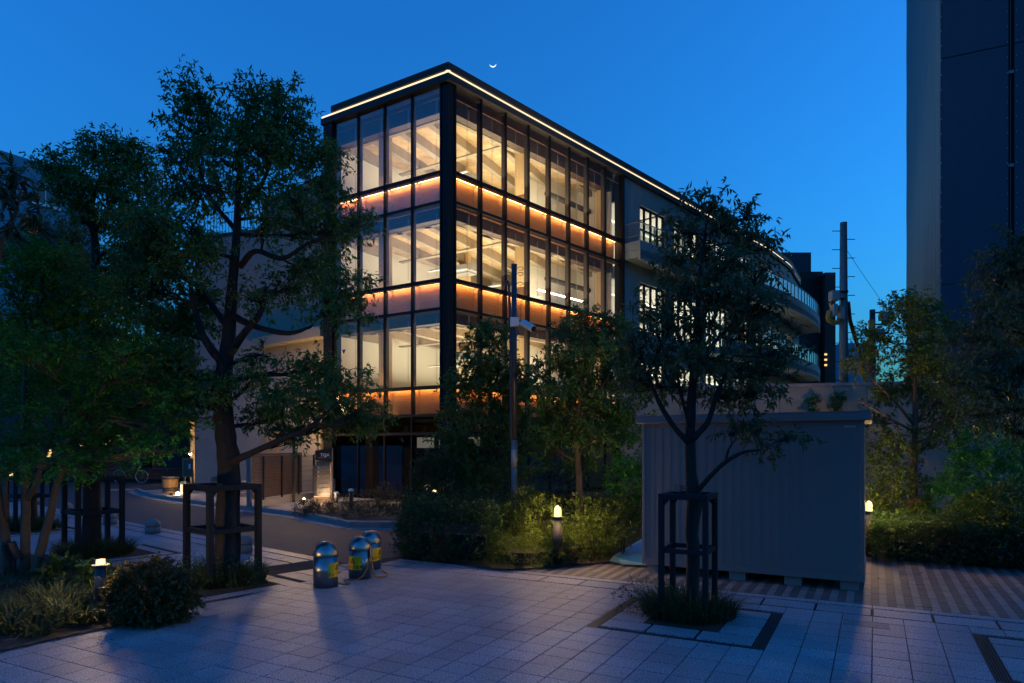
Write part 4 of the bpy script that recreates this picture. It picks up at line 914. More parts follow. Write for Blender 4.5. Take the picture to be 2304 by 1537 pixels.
upole(1963, 697, 48, .22, 'farther utility pole behind the thin garden tree with orange wrapped cables', ((1994, 716, 20, 24), (1975, 755, 18, 26)), ((1958, 704, 2010, 702), (1963, 730, 1990, 730)),
      ((.2, (1960, 720), (1961, 750), (1955, 775), (1958, 800)), (.12, (1984, 700), (1980, 712), (1981, 722)), (.2, (1952, 770), (1948, 785), (1956, 800))))
db = empty('distant_building', (40, 90, 0), 'low blue grey building far off between the utility poles', 'building')
MB().box(P(1893, 0, 90).x, P(1962, 0, 90).x, 90, 98, 0, P(0, 772, 90).z).build('wall', 'far_wall', db)
MB().box(P(1918, 0, 89).x, P(1932, 0, 89).x, 89.7, 89.9, P(0, 802, 90).z, P(0, 788, 90).z).build('window', 'plastic_grey', db)
rr = MB(); rr.tube([P(1893, 764, 91), P(1962, 761, 91)], .05, 4); rr.build('roof_railing', 'plastic_grey', db)
MB().add([P(1913, 774, 92), P(1913, 764, 92), P(1921, 772, 92), P(1913, 774, 94), P(1913, 764, 94), P(1921, 772, 94)], [(0, 2, 1), (3, 4, 5), (0, 1, 4, 3), (1, 2, 5, 4)]).build('roof_gable', 'plastic_white', db)
fl = empty('tall_left_building', (-38, 51, 0), 'tall plain blue grey building with one wide window behind the left trees', 'building')
q0 = Vector((-44.2, 41.3, 0)); dd = Vector((.525, .851, 0)); dn_ = Vector((.851, -.525, 0)); zt = 2.1 + 662 / F * 51
MB().obox(q0, dd, dn_, -10, 18, -12, 0, 0, zt).build('wall', 'far_wall', fl)
wn_ = empty  # window cut as a recessed frame
def fq(px): k = (px - CX) / F; return (k * q0.y - q0.x) / (dd.x - k * dd.y)
t0, t1 = fq(74), fq(128); yw = q0.y + dd.y * (t0 + t1) / 2
fr_ = MB().obox(q0, dd, dn_, t0 - .2, t1 + .2, .004, .2, 2.1 + 533 / F * yw, 2.1 + 539 / F * yw).build('window_sill', 'plastic_white', fl)
MB().obox(q0, dd, dn_, t0, t1, .004, .05, 2.1 + 540 / F * yw, 2.1 + 590 / F * yw).build('window', 'dark_glass', fl); MB().obox(q0, dd, dn_, (t0 + t1) / 2 - .03, (t0 + t1) / 2 + .03, .052, .09, 2.1 + 540 / F * yw, 2.1 + 590 / F * yw).build('window_bar', 'plastic_white', fl)
for k in range(7): MB().obox(q0, dd, dn_, -4 + k * 2.1, -3.985 + k * 2.1, .001, .004, 0, zt).build('panel_joint', 'far_dark', fl)
# dark houses and the little cafe across the side street
hz = empty('side_street_house', (-20, 40, 0), 'dark low house with a few warm windows behind the parked bicycle', 'house')
MB().box(-32, -13.5, 41, 50, 0, 6.2).build('wall', 'far_dark', hz)
MB().add([(-33, 40, 6.2), (-13, 40, 6.2), (-13, 51, 6.2), (-33, 51, 6.2), (-33, 45.5, 8.6), (-13, 45.5, 8.6)], [(0, 1, 5, 4), (3, 4, 5, 2), (0, 4, 3), (1, 2, 5), (0, 3, 2, 1)]).build('roof', 'far_dark', hz)
for (px, py, w, h) in ((265, 1031, 7, 8), (240, 995, 14, 12), (280, 1025, 4, 5), (330, 1045, 16, 8), (20, 1068, 16, 6), (180, 1000, 10, 9), (110, 1020, 8, 16)):
    q = P(px, py, 40.9); s = 41 / F; MB().box(q.x - w * s / 2, q.x + w * s / 2, 40.85, 40.98, q.z - h * s / 2, q.z + h * s / 2).build('window', 'warm_window', hz)
wl = empty('low_brick_wall', (G(180, 1090).x, 37.5, 0), 'low dark brick garden wall with the bicycle leaning on it', 'wall')
x0, x1, yb = P(150, 0, 38).x, P(415, 0, 38).x, 38.0
MB().box(x0, x1, yb + .03, yb + .3, 0, .70).build('wall_core', 'mortar', wl)
nb = 0
for j in range(9):
    for i in range(int((x1 - x0) / .215)):
        if nb >= 300: break
        a = x0 + i * .215 + (.1 if j % 2 else 0)
        if j >= 2: MB().box(a, a + .205, yb, yb + .05, .01 + j * .075, .075 + j * .075).build('brick', 'brick_wall', wl); nb += 1
MB().box(x0, x1, yb - .05, yb + .34, .70, .77).build('coping', 'brick_wall', wl)
cf = empty('cafe_front', (-17, 38, 0), 'warm lit timber cafe front with posts and hanging bulbs behind the left guard', 'cafe')
for px in (432, 447, 462, 475, 490): q = P(px, 0, 36); MB().box(q.x - .09, q.x + .09, 36, 36.2, 0, 3.6).build('post', 'column_wood', cf)
MB().box(P(425, 0, 37).x, P(540, 0, 37).x, 37.5, 37.7, 0, 4.6).build('wall', 'wall_render', cf)
MB().box(P(436, 0, 37).x, P(470, 0, 37).x, 37.4, 37.48, .2, 2.6).build('glass_door', 'dark_glass', cf)
MB().add([(P(395, 0, 36).x, 35.4, 3.3), (P(545, 0, 36).x, 35.4, 3.3), (P(545, 0, 36).x, 38, 4.3), (P(395, 0, 36).x, 38, 4.3), (P(395, 0, 36).x, 35.4, 3.4), (P(545, 0, 36).x, 35.4, 3.4), (P(545, 0, 36).x, 38, 4.4), (P(395, 0, 36).x, 38, 4.4)], [(0, 3, 2, 1), (4, 5, 6, 7), (0, 1, 5, 4), (1, 2, 6, 5), (2, 3, 7, 6), (3, 0, 4, 7)]).build('canopy', 'wall_render', cf)
for px, py in ((476, 945), (466, 965), (482, 952), (428, 1021), (462, 1037), (446, 1038), (20, 1068), (492, 1070)):
    if px > 100: q = P(px, py, 35.2); MB().lathe([(.02, -.07), (.07, -.03), (.07, .03), (.02, .07)], tuple(q), 8).build('bulb', 'path_lamp', cf, True)
mb_ = empty('menu_board', (P(425, 0, 34).x, 34, 0), 'wood framed menu board on posts beside the lit cafe', 'menu board')
q0_ = P(410, 1073, 34); q1_ = P(435, 1031, 34)
MB().box(q0_.x, q1_.x, 34, 34.05, q0_.z, q1_.z).build('frame', 'barrel_wood', mb_); MB().box(q0_.x + .07, q1_.x - .07, 33.97, 33.99, q0_.z + .07, q1_.z - .07).build('board', 'totem_slat', mb_)
MB().box(P(425, 0, 34).x, P(430, 0, 34).x, 33.95, 33.965, P(0, 1055, 34).z, P(0, 1044, 34).z).build('menu_card', 'plastic_white', mb_)
for px in (413, 432): q = P(px, 0, 34); MB().box(q.x - .04, q.x + .04, 34.06, 34.14, .1, q0_.z + .3).build('post', 'barrel_wood', mb_)
# wooden planter tub, floor lamp box
c = G(383, 1110, .1); br_ = empty('wooden_tub', (c.x, c.y, .1), 'round wooden planter tub with metal hoops on the far corner pavement', 'planter')
r0_ = 16.5 / F * c.y
for k in range(18):
    a = 2 * math.pi * k / 18; u = Vector((math.cos(a), math.sin(a), 0)); v = Vector((-math.sin(a), math.cos(a), 0)); w = r0_ * math.tan(math.pi / 18) * .96; mb = MB()
    lo, hi = (r0_ * .86, r0_ * 1.05); q = []
    for z, rr in ((.1, lo), (.78, hi)): q += [tuple(Vector((c.x, c.y, z)) + u * (rr - .03) - v * w * rr / r0_), tuple(Vector((c.x, c.y, z)) + u * (rr - .03) + v * w * rr / r0_), tuple(Vector((c.x, c.y, z)) + u * rr + v * w * rr / r0_), tuple(Vector((c.x, c.y, z)) + u * rr - v * w * rr / r0_)]
    mb.hexa(q).build('stave', 'barrel_wood', br_)
for z, rr in ((.2, .9), (.28, .92), (.68, 1.045)): MB().lathe([(r0_ * rr + .012, z - .1), (r0_ * rr + .02, z - .08), (r0_ * rr + .02, z - .04), (r0_ * rr + .012, z - .03)], (c.x, c.y, .1), 24).build('hoop', 'drain_metal', br_)
MB().lathe([(r0_ * .96, .0), (r0_ * .98, .02)], (c.x, c.y, .68), 20).build('soil', 'ground_soil', br_)
c = G(411, 1113, .1); sb = empty('lit_sign_box', (c.x, c.y, .1), 'small white sign box lit by a floor lamp near the wooden tub', 'sign')
MB().box(c.x - .1, c.x + .1, c.y, c.y + .1, .1, .62).build('box', 'plastic_white', sb); MB().box(c.x - .09, c.x + .09, c.y - .012, c.y - .004, .50, .60).build('header', 'leaf_hedge', sb)
fl_ = empty('floor_lamp', (c.x - .1, c.y - .35, .1), 'glaring floor spotlight on the corner pavement aimed at the white sign box', 'lamp')
MB().lathe([(.05, 0), (.07, .03), (.07, .09), (.03, .12)], (c.x - .05, c.y - .3, .1), 10).build('lamp_head', 'path_lamp', fl_, True)
MB().box(c.x - .35, c.x - .2, c.y - .35, c.y - .25, .1, .18).build('housing', 'black_metal', fl_)
def point(name, loc, energy, col, radius, parent):
    ld = bpy.data.lights.new(name, 'POINT'); ld.energy = energy; ld.color = col; ld.shadow_soft_size = radius
    lo = bpy.data.objects.new(name, ld); COL.objects.link(lo); lo.location = Vector(loc) - origin(parent); lo.parent = parent; return lo
point('floor_lamp_light', (c.x - .03, c.y - .42, .42), 28, (1, .62, .25), .06, fl_)
q = P(470, 955, 35.0); point('cafe_light', tuple(q), 90, (1, .62, .25), .2, cf); q = P(455, 1050, 35.6); point('cafe_light', tuple(q), 35, (1, .66, .3), .15, cf)
# totem lamps and the entrance light by the fence
q = G(726, 1140); point('totem_light', (q.x, q.y - .35, .38), 60, (1, .62, .34), .08, tt)
q = G(690, 1136); point('entrance_light', (-8.2, 25.8, 3.6), 400, (1, .62, .26), .5, ax)
q = G(668, 1143); point('path_light_glow', (G(684, 1143).x, G(684, 1143).y - .12, .42), 1.4, (1, .7, .45), .04, ax)
q = G(880, 1140); point('lobby_light', (q.x, q.y + .1, .34), 14, (1, .75, .30), .1, bld)

# garden bollard lamps
def garden_lamp(x, y, h, label, style, energy):
    t = empty('garden_lamp', (x, y, 0), label, 'lamp', 'bollard lamps in the planting'); r = .085 if style else .066
    MB().lathe([(r, 0), (r, h - (.21 if style else .07))], (x, y, 0), 20).build('post', 'lamp_body', t, True)
    z = h - (.21 if style else .07)
    if style:
        MB().lathe([(.062, .0), (.062, .11), (.055, .15), (.035, .18), (.008, .195)], (x, y, z), 16).build('globe', 'lamp_glow', t, True)
        cg = MB()
        for k in range(4):
            a = k * math.pi / 2 + .5; cg.tube([(x + math.cos(a) * rr, y + math.sin(a) * rr, z + zz_) for rr, zz_ in ((.078, 0), (.078, .12), (.06, .18), (0, .21))], .005, 4)
        cg.build('guard_cage', 'lamp_body', t); MB().lathe([(.088, -.012), (.104, -.006), (.104, .004)], (x, y, z), 20).build('collar', 'lamp_body', t)
    else:
        MB().lathe([(.05, 0), (.05, .05)], (x, y, z), 16).build('globe', 'lamp_glow_small', t, True)
        MB().lathe([(.068, 0), (.098, .006), (.098, .012)], (x, y, z - .015), 18).build('collar', 'plastic_grey', t); MB().lathe([(.054, 0), (.054, .01)], (x, y, z + .048), 16).build('cap', 'lamp_body', t)
    point('lamp_light', (x, y, z + (.12 if style else .075)), energy, (1, .62, .24), .082, t)
    return t
LA_ = (.79, 11.8); LB_ = (6.69, 12.8); LC_ = (-5.05, 8.38)
for k, (xy, h, lab, st_, e) in enumerate(((LA_, 1.06, 'glowing caged bollard lamp among the shrubs left of the shed', 1, 500), (LB_, 1.06, 'glowing caged bollard lamp just right of the shed', 1, 750), (LC_, .70, 'glowing flat topped bollard lamp in the left planting bed', 0, 70))):
    garden_lamp(xy[0], xy[1], h, lab, st_, e)

# ------------------------------------------------------------------ storage shed
sx = empty('storage_shed', (4.989, 9.687, 0), 'large pale grey panelled storage shed raised on concrete blocks', 'shed')
s0 = Vector((4.989, 9.687, 0)); sd = Vector((-.883, .4695, 0)); sn = Vector((-.4695, -.883, 0)); SL, SD = 3.22, 2.1
zb, zt = .17, 2.44
npan = 23; pw = (SL - .08) / npan
for k in range(npan):
    a = .04 + k * pw
    mb = MB().obox(s0, sd, sn, a + .004, a + pw - .012, -.03, .0, zb + .07, zt - .05); mb.obox(s0, sd, sn, a + pw - .012, a + pw + .004, -.03, .0035, zb + .07, zt - .05)
    mb.build('wall_panel', 'panel_grey', sx)
for k in range(14):
    a = .05 + k * .143; MB().obox(s0, -sn, -sd, a, a + .137, -.03, .0, zb + .07, zt - .05).build('wall_panel', 'panel_grey', sx)
MB().obox(s0, sd, sn, -.01, .04, -.05, .012, zb + .02, zt).build('corner_post', 'panel_grey', sx, bevel=.004); MB().obox(s0, sd, sn, SL - .04, SL + .01, -.05, .012, zb + .02, zt).build('corner_post', 'panel_grey', sx, bevel=.004)
MB().obox(s0, sd, sn, -.01, SL + .01, -SD, .014, zb - .03, zb + .068).build('base_rail', 'panel_grey', sx, bevel=.004)
MB().obox(s0, sd, sn, .0, SL, -.04, .010, zt - .048, zt).build('top_rail', 'panel_grey', sx)
MB().obox(s0, sd, sn, .06, SL - .06, -SD + .05, -.06, zb + .07, zt).build('shed_body', 'panel_grey', sx)
MB().obox(s0, sd, sn, -.10, SL + .10, -SD - .1, .08, zt + .002, zt + .12).build('roof', 'panel_grey', sx, bevel=.008)
MB().obox(s0, sd, sn, -.105, SL + .105, -SD - .105, .085, zt + .121, zt + .135).build('roof_rim', 'panel_grey', sx, bevel=.006)
MB().obox(s0, sd, sn, .10, .25, .009, .014, zt - .10, zt - .07).build('maker_plate', 'plastic_grey', sx)
for a in (.06, .82, 1.62, 2.92): 
    for dpt in (-.2, -SD + .2): MB().obox(s0, sd, sn, a, a + .24, dpt - .12, dpt + .14, 0, zb - .032).build('concrete_block', 'concrete', sx)

# ------------------------------------------------------------------ steel bollards with warning stickers
def cyl_pt(rr, a, z): return (rr * math.sin(a), -rr * math.cos(a), z)      # a=0 faces -y (the camera side)
def bollard(x, y, h, r, sa, label, txt_a):
    t = empty('steel_bollard', (x, y, 0), label, 'bollard', 'stainless bollards at the side street')
    prof = [(r * 1.0, 0), (r, h - r * 1.15)]; b = MB().lathe(prof, (x, y, 0), 40).build('body', 'steel', t, True)
    for p in b.data.polygons:
        if len(p.vertices) > 4: p.use_smooth = False
    dome = [(r * 1.0, 0), (r * 1.0, .01)] + [(r * math.cos(a), .01 + r * 1.15 * math.sin(a)) for a in np.linspace(.05, 1.52, 12)]
    MB().lathe(dome, (x, y, h - r * 1.15 + .006), 40).build('dome_cap', 'steel', t, True)
    MB().lathe([(r * .985, 0), (r * .985, .0055)], (x, y, h - r * 1.15 + .0003), 40).build('joint_ring', 'slot_black', t)
    az = math.atan2(x, y)   # bearing from camera, so that angle 0 faces the camera
    def at(rr, a, z): q = cyl_pt(rr, a, z); cc, ss = math.cos(-az), math.sin(-az); return (x + q[0] * cc - q[1] * ss, y + q[0] * ss + q[1] * cc, q[2])
    mb = MB(); n = 18; w = .31; a0 = sa - w / r / 2; z0, z1 = .15, .36
    vv = [at(r + .0022, a0 + w / r * i / n, z + .012 * math.sin(i / n * 3 - 1) * .3) for i in range(n + 1) for z in (z0, z1)]
    stk = mb.add(vv, [(2 * i, 2 * i + 2, 2 * i + 3, 2 * i + 1) for i in range(n)]).build('warning_sticker', 'sticker', t)
    v, f = text_mesh('チェーン注意', .056); m2 = MB(); m2.v = [at(r + .004, sa + txt_a + a_ / r, .175 + b_) for a_, b_, _ in v]; m2.f = f; m2.build('lettering', 'print_black', stk)
    # warning triangle with exclamation mark
    tri = MB(); R0, R1 = .055, .040; cz = .285
    po = [(R0 * math.sin(2 * math.pi * k / 3), R0 * math.cos(2 * math.pi * k / 3)) for k in range(3)]; pi_ = [(R1 * .82 * math.sin(2 * math.pi * k / 3), R1 * .82 * math.cos(2 * math.pi * k / 3)) for k in range(3)]
    def sub(a, b): return [((a[0] * (6 - j) + b[0] * j) / 6, (a[1] * (6 - j) + b[1] * j) / 6) for j in range(7)]
    for k in range(3):
        o_, i_ = sub(po[k], po[(k + 1) % 3]), sub(pi_[k], pi_[(k + 1) % 3])
        for j in range(6): tri.quad(*[at(r + .004, sa + txt_a * .5 + q[0] / r, cz + q[1]) for q in (o_[j], i_[j], i_[j + 1], o_[j + 1])])
    for z_a, z_b, w_ in ((-.004, .026, .004), (-.018, -.010, .004)): tri.quad(*[at(r + .004, sa + txt_a * .5 + q / r, cz + z_) for q, z_ in ((-w_, z_a), (w_, z_a), (w_, z_b), (-w_, z_b))])
    tri.build('warning_triangle', 'print_black', stk)
    return t
b1 = G(733, 1319); b2 = G(810, 1300); b3 = G(834, 1279)
bollard(b1.x, b1.y, .65, .178, R(62), 'front steel bollard with yellow sticker on its right side', 0)
bollard(b2.x, b2.y, .64, .174, R(-40), 'middle steel bollard with yellow sticker facing front left', 0)
bollard(b3.x, b3.y, .63, .172, R(60), 'rearmost steel bollard partly behind the middle one', 0)
chn = MB(); hook = (b2.x + .165, b2.y - .07, .47)
pts_ = smooth_path([Vector(hook), Vector((hook[0] + .02, hook[1] - .04, .30)), Vector((hook[0] - .05, hook[1] - .10, .12)), Vector((b2.x + .03, b2.y - .24, .03)), Vector((b2.x - .18, b2.y - .27, .018)), Vector((b1.x + .32, b1.y + .05, .018)), Vector((b1.x + .17, b1.y + .04, .03))], 8)
chain = empty('barrier_chain', (b2.x, b2.y, 0), 'brown sleeved barrier chain sagging from the middle bollard to the paving', 'chain')
chn.tube(pts_, .012, 6); pts2 = smooth_path([Vector(hook), Vector((hook[0] + .04, hook[1] + .0, .2)), Vector((hook[0] + .09, hook[1] - .02, .05)), Vector((hook[0] + .20, hook[1] + .06, .022)), Vector((hook[0] + .24, hook[1] + .2, .03)), Vector((hook[0] + .15, hook[1] + .24, .08))], 7)
chn.tube(pts2, .014, 6); chn.build('sleeve', 'cable_orange', chain, True)
lk = MB()
for i in range(5):
    a = Vector((hook[0], hook[1], .47 + i * .0)) ; p_ = pts_[min(len(pts_) - 1, 38 + i)]; lk.tube([p_ + Vector((0, 0, .004)), p_ + Vector((.02, .01, .012)), p_ + Vector((.03, 0, .004))], .006, 4)
lk.build('links', 'steel', chain)
# granite dome bollards
def dome(px, py, label):
    p = G(px, py); t = empty('granite_bollard', (p.x, p.y, 0), label, 'bollard', 'granite dome bollards along the kerb')
    MB().lathe([(.165, 0), (.168, .15), (.16, .156)], (p.x, p.y, 0), 28).build('base', 'dome_granite', t, True)
    MB().lathe([(.155, 0), (.155, .012)], (p.x, p.y, .156), 24).build('groove', 'slot_black', t)
    MB().lathe([(.16, 0), (.168, .008)] + [(.168 * math.cos(a), .03 + .15 * math.sin(a)) for a in np.linspace(0, 1.53, 9)], (p.x, p.y, .168), 28).build('dome', 'dome_granite', t, True)
for px, py, lab in ((548, 1243, 'granite dome bollard half hidden behind the nearest left tree guard'), (344, 1200, 'granite dome bollard standing free at the kerb of the side street'), (248, 1180, 'granite dome bollard behind the right legs of the second tree guard'),
                    (150, 1156, 'granite dome bollard seen left of the second tree guard'), (78, 1130, 'farthest granite dome bollard behind the maple stems')): dome(px, py, lab)

# ------------------------------------------------------------------ tree guards
def guard(near, dl, dr, s, leg, label, h=1.5, zr=.78):
    near = Vector(near); cs = [near, near + dr * s, near + (dr + dl) * s, near + dl * s]; t = empty('tree_guard', tuple(near + (dl + dr) * s / 2), label, 'tree guard', 'square tree guards')
    for c_ in cs: MB().obox(c_, dl, dr, -leg / 2, leg / 2, -leg / 2, leg / 2, 0, h - leg * 1.02).build('leg', 'guard_paint', t, bevel=.006)
    for z0, w, nm in ((h - leg, leg, 'top_rail'), (zr, leg * .85, 'middle_rail')):
        for k in range(4):
            a, b = cs[k], cs[(k + 1) % 4]; u = (b - a).normalized(); n = Vector((u.y, -u.x, 0)); L = (b - a).length
            if nm == 'top_rail': MB().obox(a, u, n, -leg / 2 if k % 2 == 0 else leg / 2 + .001, L + leg / 2 if k % 2 == 0 else L - leg / 2 - .001, -w / 2, w / 2, z0, z0 + w).build(nm, 'guard_paint', t, bevel=.006)
            else: MB().obox(a, u, n, leg / 2, L - leg / 2, -w / 2 + .01, w / 2 - .01, z0, z0 + w).build(nm, 'guard_paint', t, bevel=.004)
    # corner gussets
    for k in range(4):
        a, b = cs[k], cs[(k + 1) % 4]; u = (b - a).normalized(); n = Vector((u.y, -u.x, 0)); L = (b - a).length
        for s_, d_ in ((leg / 2, 1), (L - leg / 2, -1)):
            q = [a + u * s_, a + u * (s_ + d_ * .07)]; zt_ = h - leg - .001
            tri = [(q[0], h - leg - .08), (q[0], zt_), (q[1], zt_)]
            MB().add([tuple((p + n * w_))[:2] + (z_,) for w_ in (.02, -.02) for p, z_ in tri], [(0, 1, 2), (3, 5, 4), (0, 2, 5, 3), (0, 3, 4, 1), (1, 4, 5, 2)]).build('gusset', 'guard_paint', t)
    lp = MB(); cc = near + (dl + dr) * s / 2
    for q in range(3): lp.tube([cc + Vector((math.cos(a) * .17, math.sin(a) * .17, h + .03 + q * .03 + .02 * math.sin(3 * a))) for a in np.linspace(0, 6.28, 16)], .004, 4)
    lp.build('tie_wire', 'black_metal', t)
Dl, Dr = LA, LB
guard((-4.38, 9.9, 0), Dl, Dr, .75, .085, 'dark square tree guard round the largest tree, nearest on the left')
guard((-8.01, 12.6, 0), Dl, Dr, .75, .085, 'dark square tree guard in the middle of the left row')
guard((-12.0, 16.5, 0), Dl, Dr, .75, .085, 'farthest square tree guard, behind the maple stems at the left edge')
guard((2.29, 8.08, 0), -A, B, .53, .066, 'dark square tree guard standing in front of the storage shed')

# ------------------------------------------------------------------ tall pole with security camera
c = Vector((.047, 14.4, 0)); cp = empty('camera_pole', tuple(c), 'tall thin pole carrying a security camera in front of the glazed facade', 'pole')
zz1 = P(0, 990, 14.4).z
MB().tube([(c.x, c.y, 0), (c.x, c.y, zz1)], .066, 16).build('lower_pole', 'pole_grey', cp, True); MB().tube([(c.x, c.y, zz1), (c.x, c.y, P(0, 600, 14.4).z)], .057, 16).build('upper_pole', 'pole_dark', cp, True)
MB().tube([(c.x, c.y, P(0, 1052, 14.4).z), (c.x, c.y, P(0, 1012, 14.4).z)], .068, 16).build('label_band', 'plastic_grey', cp, True)
MB().lathe([(.062, 0), (.062, .05)], (c.x, c.y, P(0, 600, 14.4).z), 14).build('pole_cap', 'pole_dark', cp)
for yy in (606, 618, 640):
    z = P(0, yy, 14.4).z; hk = MB(); hk.lathe([(.062, 0), (.062, .03)], (c.x, c.y, z), 14)
    for s in (-1, 1): hk.tube([(c.x + s * (.07 + .06 * (1 - math.cos(a)) ), c.y, z + .015 + .035 * math.sin(a)) for a in np.linspace(0, 5.2, 9)], .007, 4)
    hk.build('hook_band', 'pole_dark', cp)
cam_ = MB(); q = P(1165, 729, 14.2); cam_.box(c.x - .085, c.x + .1, c.y - .18, c.y - .075, P(0, 737, 14.4).z, P(0, 717, 14.4).z); cam_.build('junction_box', 'plastic_white', cp, bevel=.01)
MB().tube([P(1167, 727, 14.15), P(1175, 727, 14.1)], .025, 8).build('camera_arm', 'plastic_white', cp)
a_, b_ = P(1176, 726, 14.1), P(1200, 740, 13.9); MB().tube([a_, b_], .075, 14).build('camera_housing', 'plastic_white', cp, bevel=.006); MB().tube([b_, b_ + (b_ - a_).normalized() * .015], .06, 12).build('camera_lens', 'black_metal', cp)
MB().tube([P(1158, 742, 14.2), P(1156, 750, 14.15), P(1162, 756, 14.15), P(1167, 750, 14.15), P(1164, 740, 14.15)], .012, 5).build('cable_loop', 'black_metal', cp)
MB().tube(smooth_path([P(1144, 638, 14.4), P(1140.5, 632, 14.4), P(1139, 640, 14.4)], 4) + [P(1145, 640, 14.4), P(1149, 760, 14.4), P(1150, 990, 14.4)], .03, 6).build('cable_conduit', 'pole_dark', cp)

# ------------------------------------------------------------------ bicycle against the brick wall
bk = empty('bicycle', (P(293, 0, 37.4).x, 37.4, 0), 'dark city bicycle parked along the low brick wall', 'bicycle')
bx0, bx1, by = P(268, 0, 37.3).x, P(319, 0, 37.3).x, 37.3; wr_ = .34
for x in (bx0, bx1):
    ring = [(x + math.cos(a) * wr_, by, .36 + math.sin(a) * wr_) for a in np.linspace(0, 2 * math.pi, 33)]
    w_ = MB().tube(ring, .018, 6, caps=False).build('wheel', 'rim', bk, True); sp_ = MB()
    MB().tube([(x + math.cos(a) * (wr_ + .018), by, .36 + math.sin(a) * (wr_ + .018)) for a in np.linspace(0, 2 * math.pi, 33)], .014, 6, caps=False).build('tyre', 'tyre', w_, True)
    for k in range(14): a = k * math.pi / 7; sp_.tube([(x, by, .36), (x + math.cos(a) * wr_, by, .36 + math.sin(a) * wr_)], .003, 3)
    sp_.build('spokes', 'rim', w_)
    MB().tube([(x + math.cos(a) * (wr_ + .045), by, .36 + math.sin(a) * (wr_ + .045)) for a in np.linspace(.5, 2.9, 12)], .02, 5).build('mudguard', 'black_metal', bk)
seat_ = Vector((bx1 - .22, by, .88)); bb = Vector(((bx0 + bx1) / 2 + .05, by, .33)); hd = Vector((bx0 + .18, by, .92)); fm = MB()
fm.tube([bb, seat_], .018, 6); fm.tube([bb, hd - Vector((0, 0, .2))], .02, 6); fm.tube([hd, (bx0, by, .36)], .016, 6); fm.tube([bb, (bx1, by, .36)], .013, 6); fm.tube([seat_ - Vector((0, 0, .15)), (bx1, by, .36)], .012, 6)
fm.build('frame', 'black_metal', bk); MB().box(seat_.x - .13, seat_.x + .13, by - .07, by + .07, .88, .95).build('saddle', 'black_metal', bk, bevel=.03)
hb_ = MB(); hb_.tube([hd, hd + Vector((0, 0, .14))], .014, 5); hb_.tube([hd + Vector((.16, -.28, .12)), hd + Vector((0, -.1, .15)), hd + Vector((0, .1, .15)), hd + Vector((.16, .28, .12))], .012, 5); hb_.build('handlebar', 'black_metal', bk)
MB().box(bx1 - .2, bx1 + .25, by - .12, by + .12, .76, .79).build('carrier', 'black_metal', bk)
MB().tube([bb + Vector((-.12, -.1, .12)), bb + Vector((0, -.06, 0)), bb + Vector((0, .06, 0)), bb + Vector((.12, .1, -.12))], .012, 5).build('pedals', 'black_metal', bk)

# crescent moon
mb = MB(); n_ = 24; c = P(1109, 143.5, 900); rr = 7.4 / F * 900; vv = []; ff = []
for i in range(n_ + 1):
    a = math.pi * (1.06 + .98 * i / n_) - .35 + .25
    w = .40 * math.sin(math.pi * i / n_) + .01
    for y_ in (0, 1.0): vv += [(c.x + math.cos(a) * rr, c.y + y_, c.z + math.sin(a) * rr), (c.x + math.cos(a) * rr * (1 - w * .55), c.y + y_, c.z + math.sin(a) * rr * (1 - w * .55) )]
for i in range(n_): ff += [(4 * i, 4 * i + 4, 4 * i + 5, 4 * i + 1), (4 * i + 2, 4 * i + 3, 4 * i + 7, 4 * i + 6), (4 * i, 4 * i + 2, 4 * i + 6, 4 * i + 4)]
tag(mb.add(vv, ff).build('moon', 'moon_glow'), 'thin crescent moon in the sky above the roofline', 'moon')
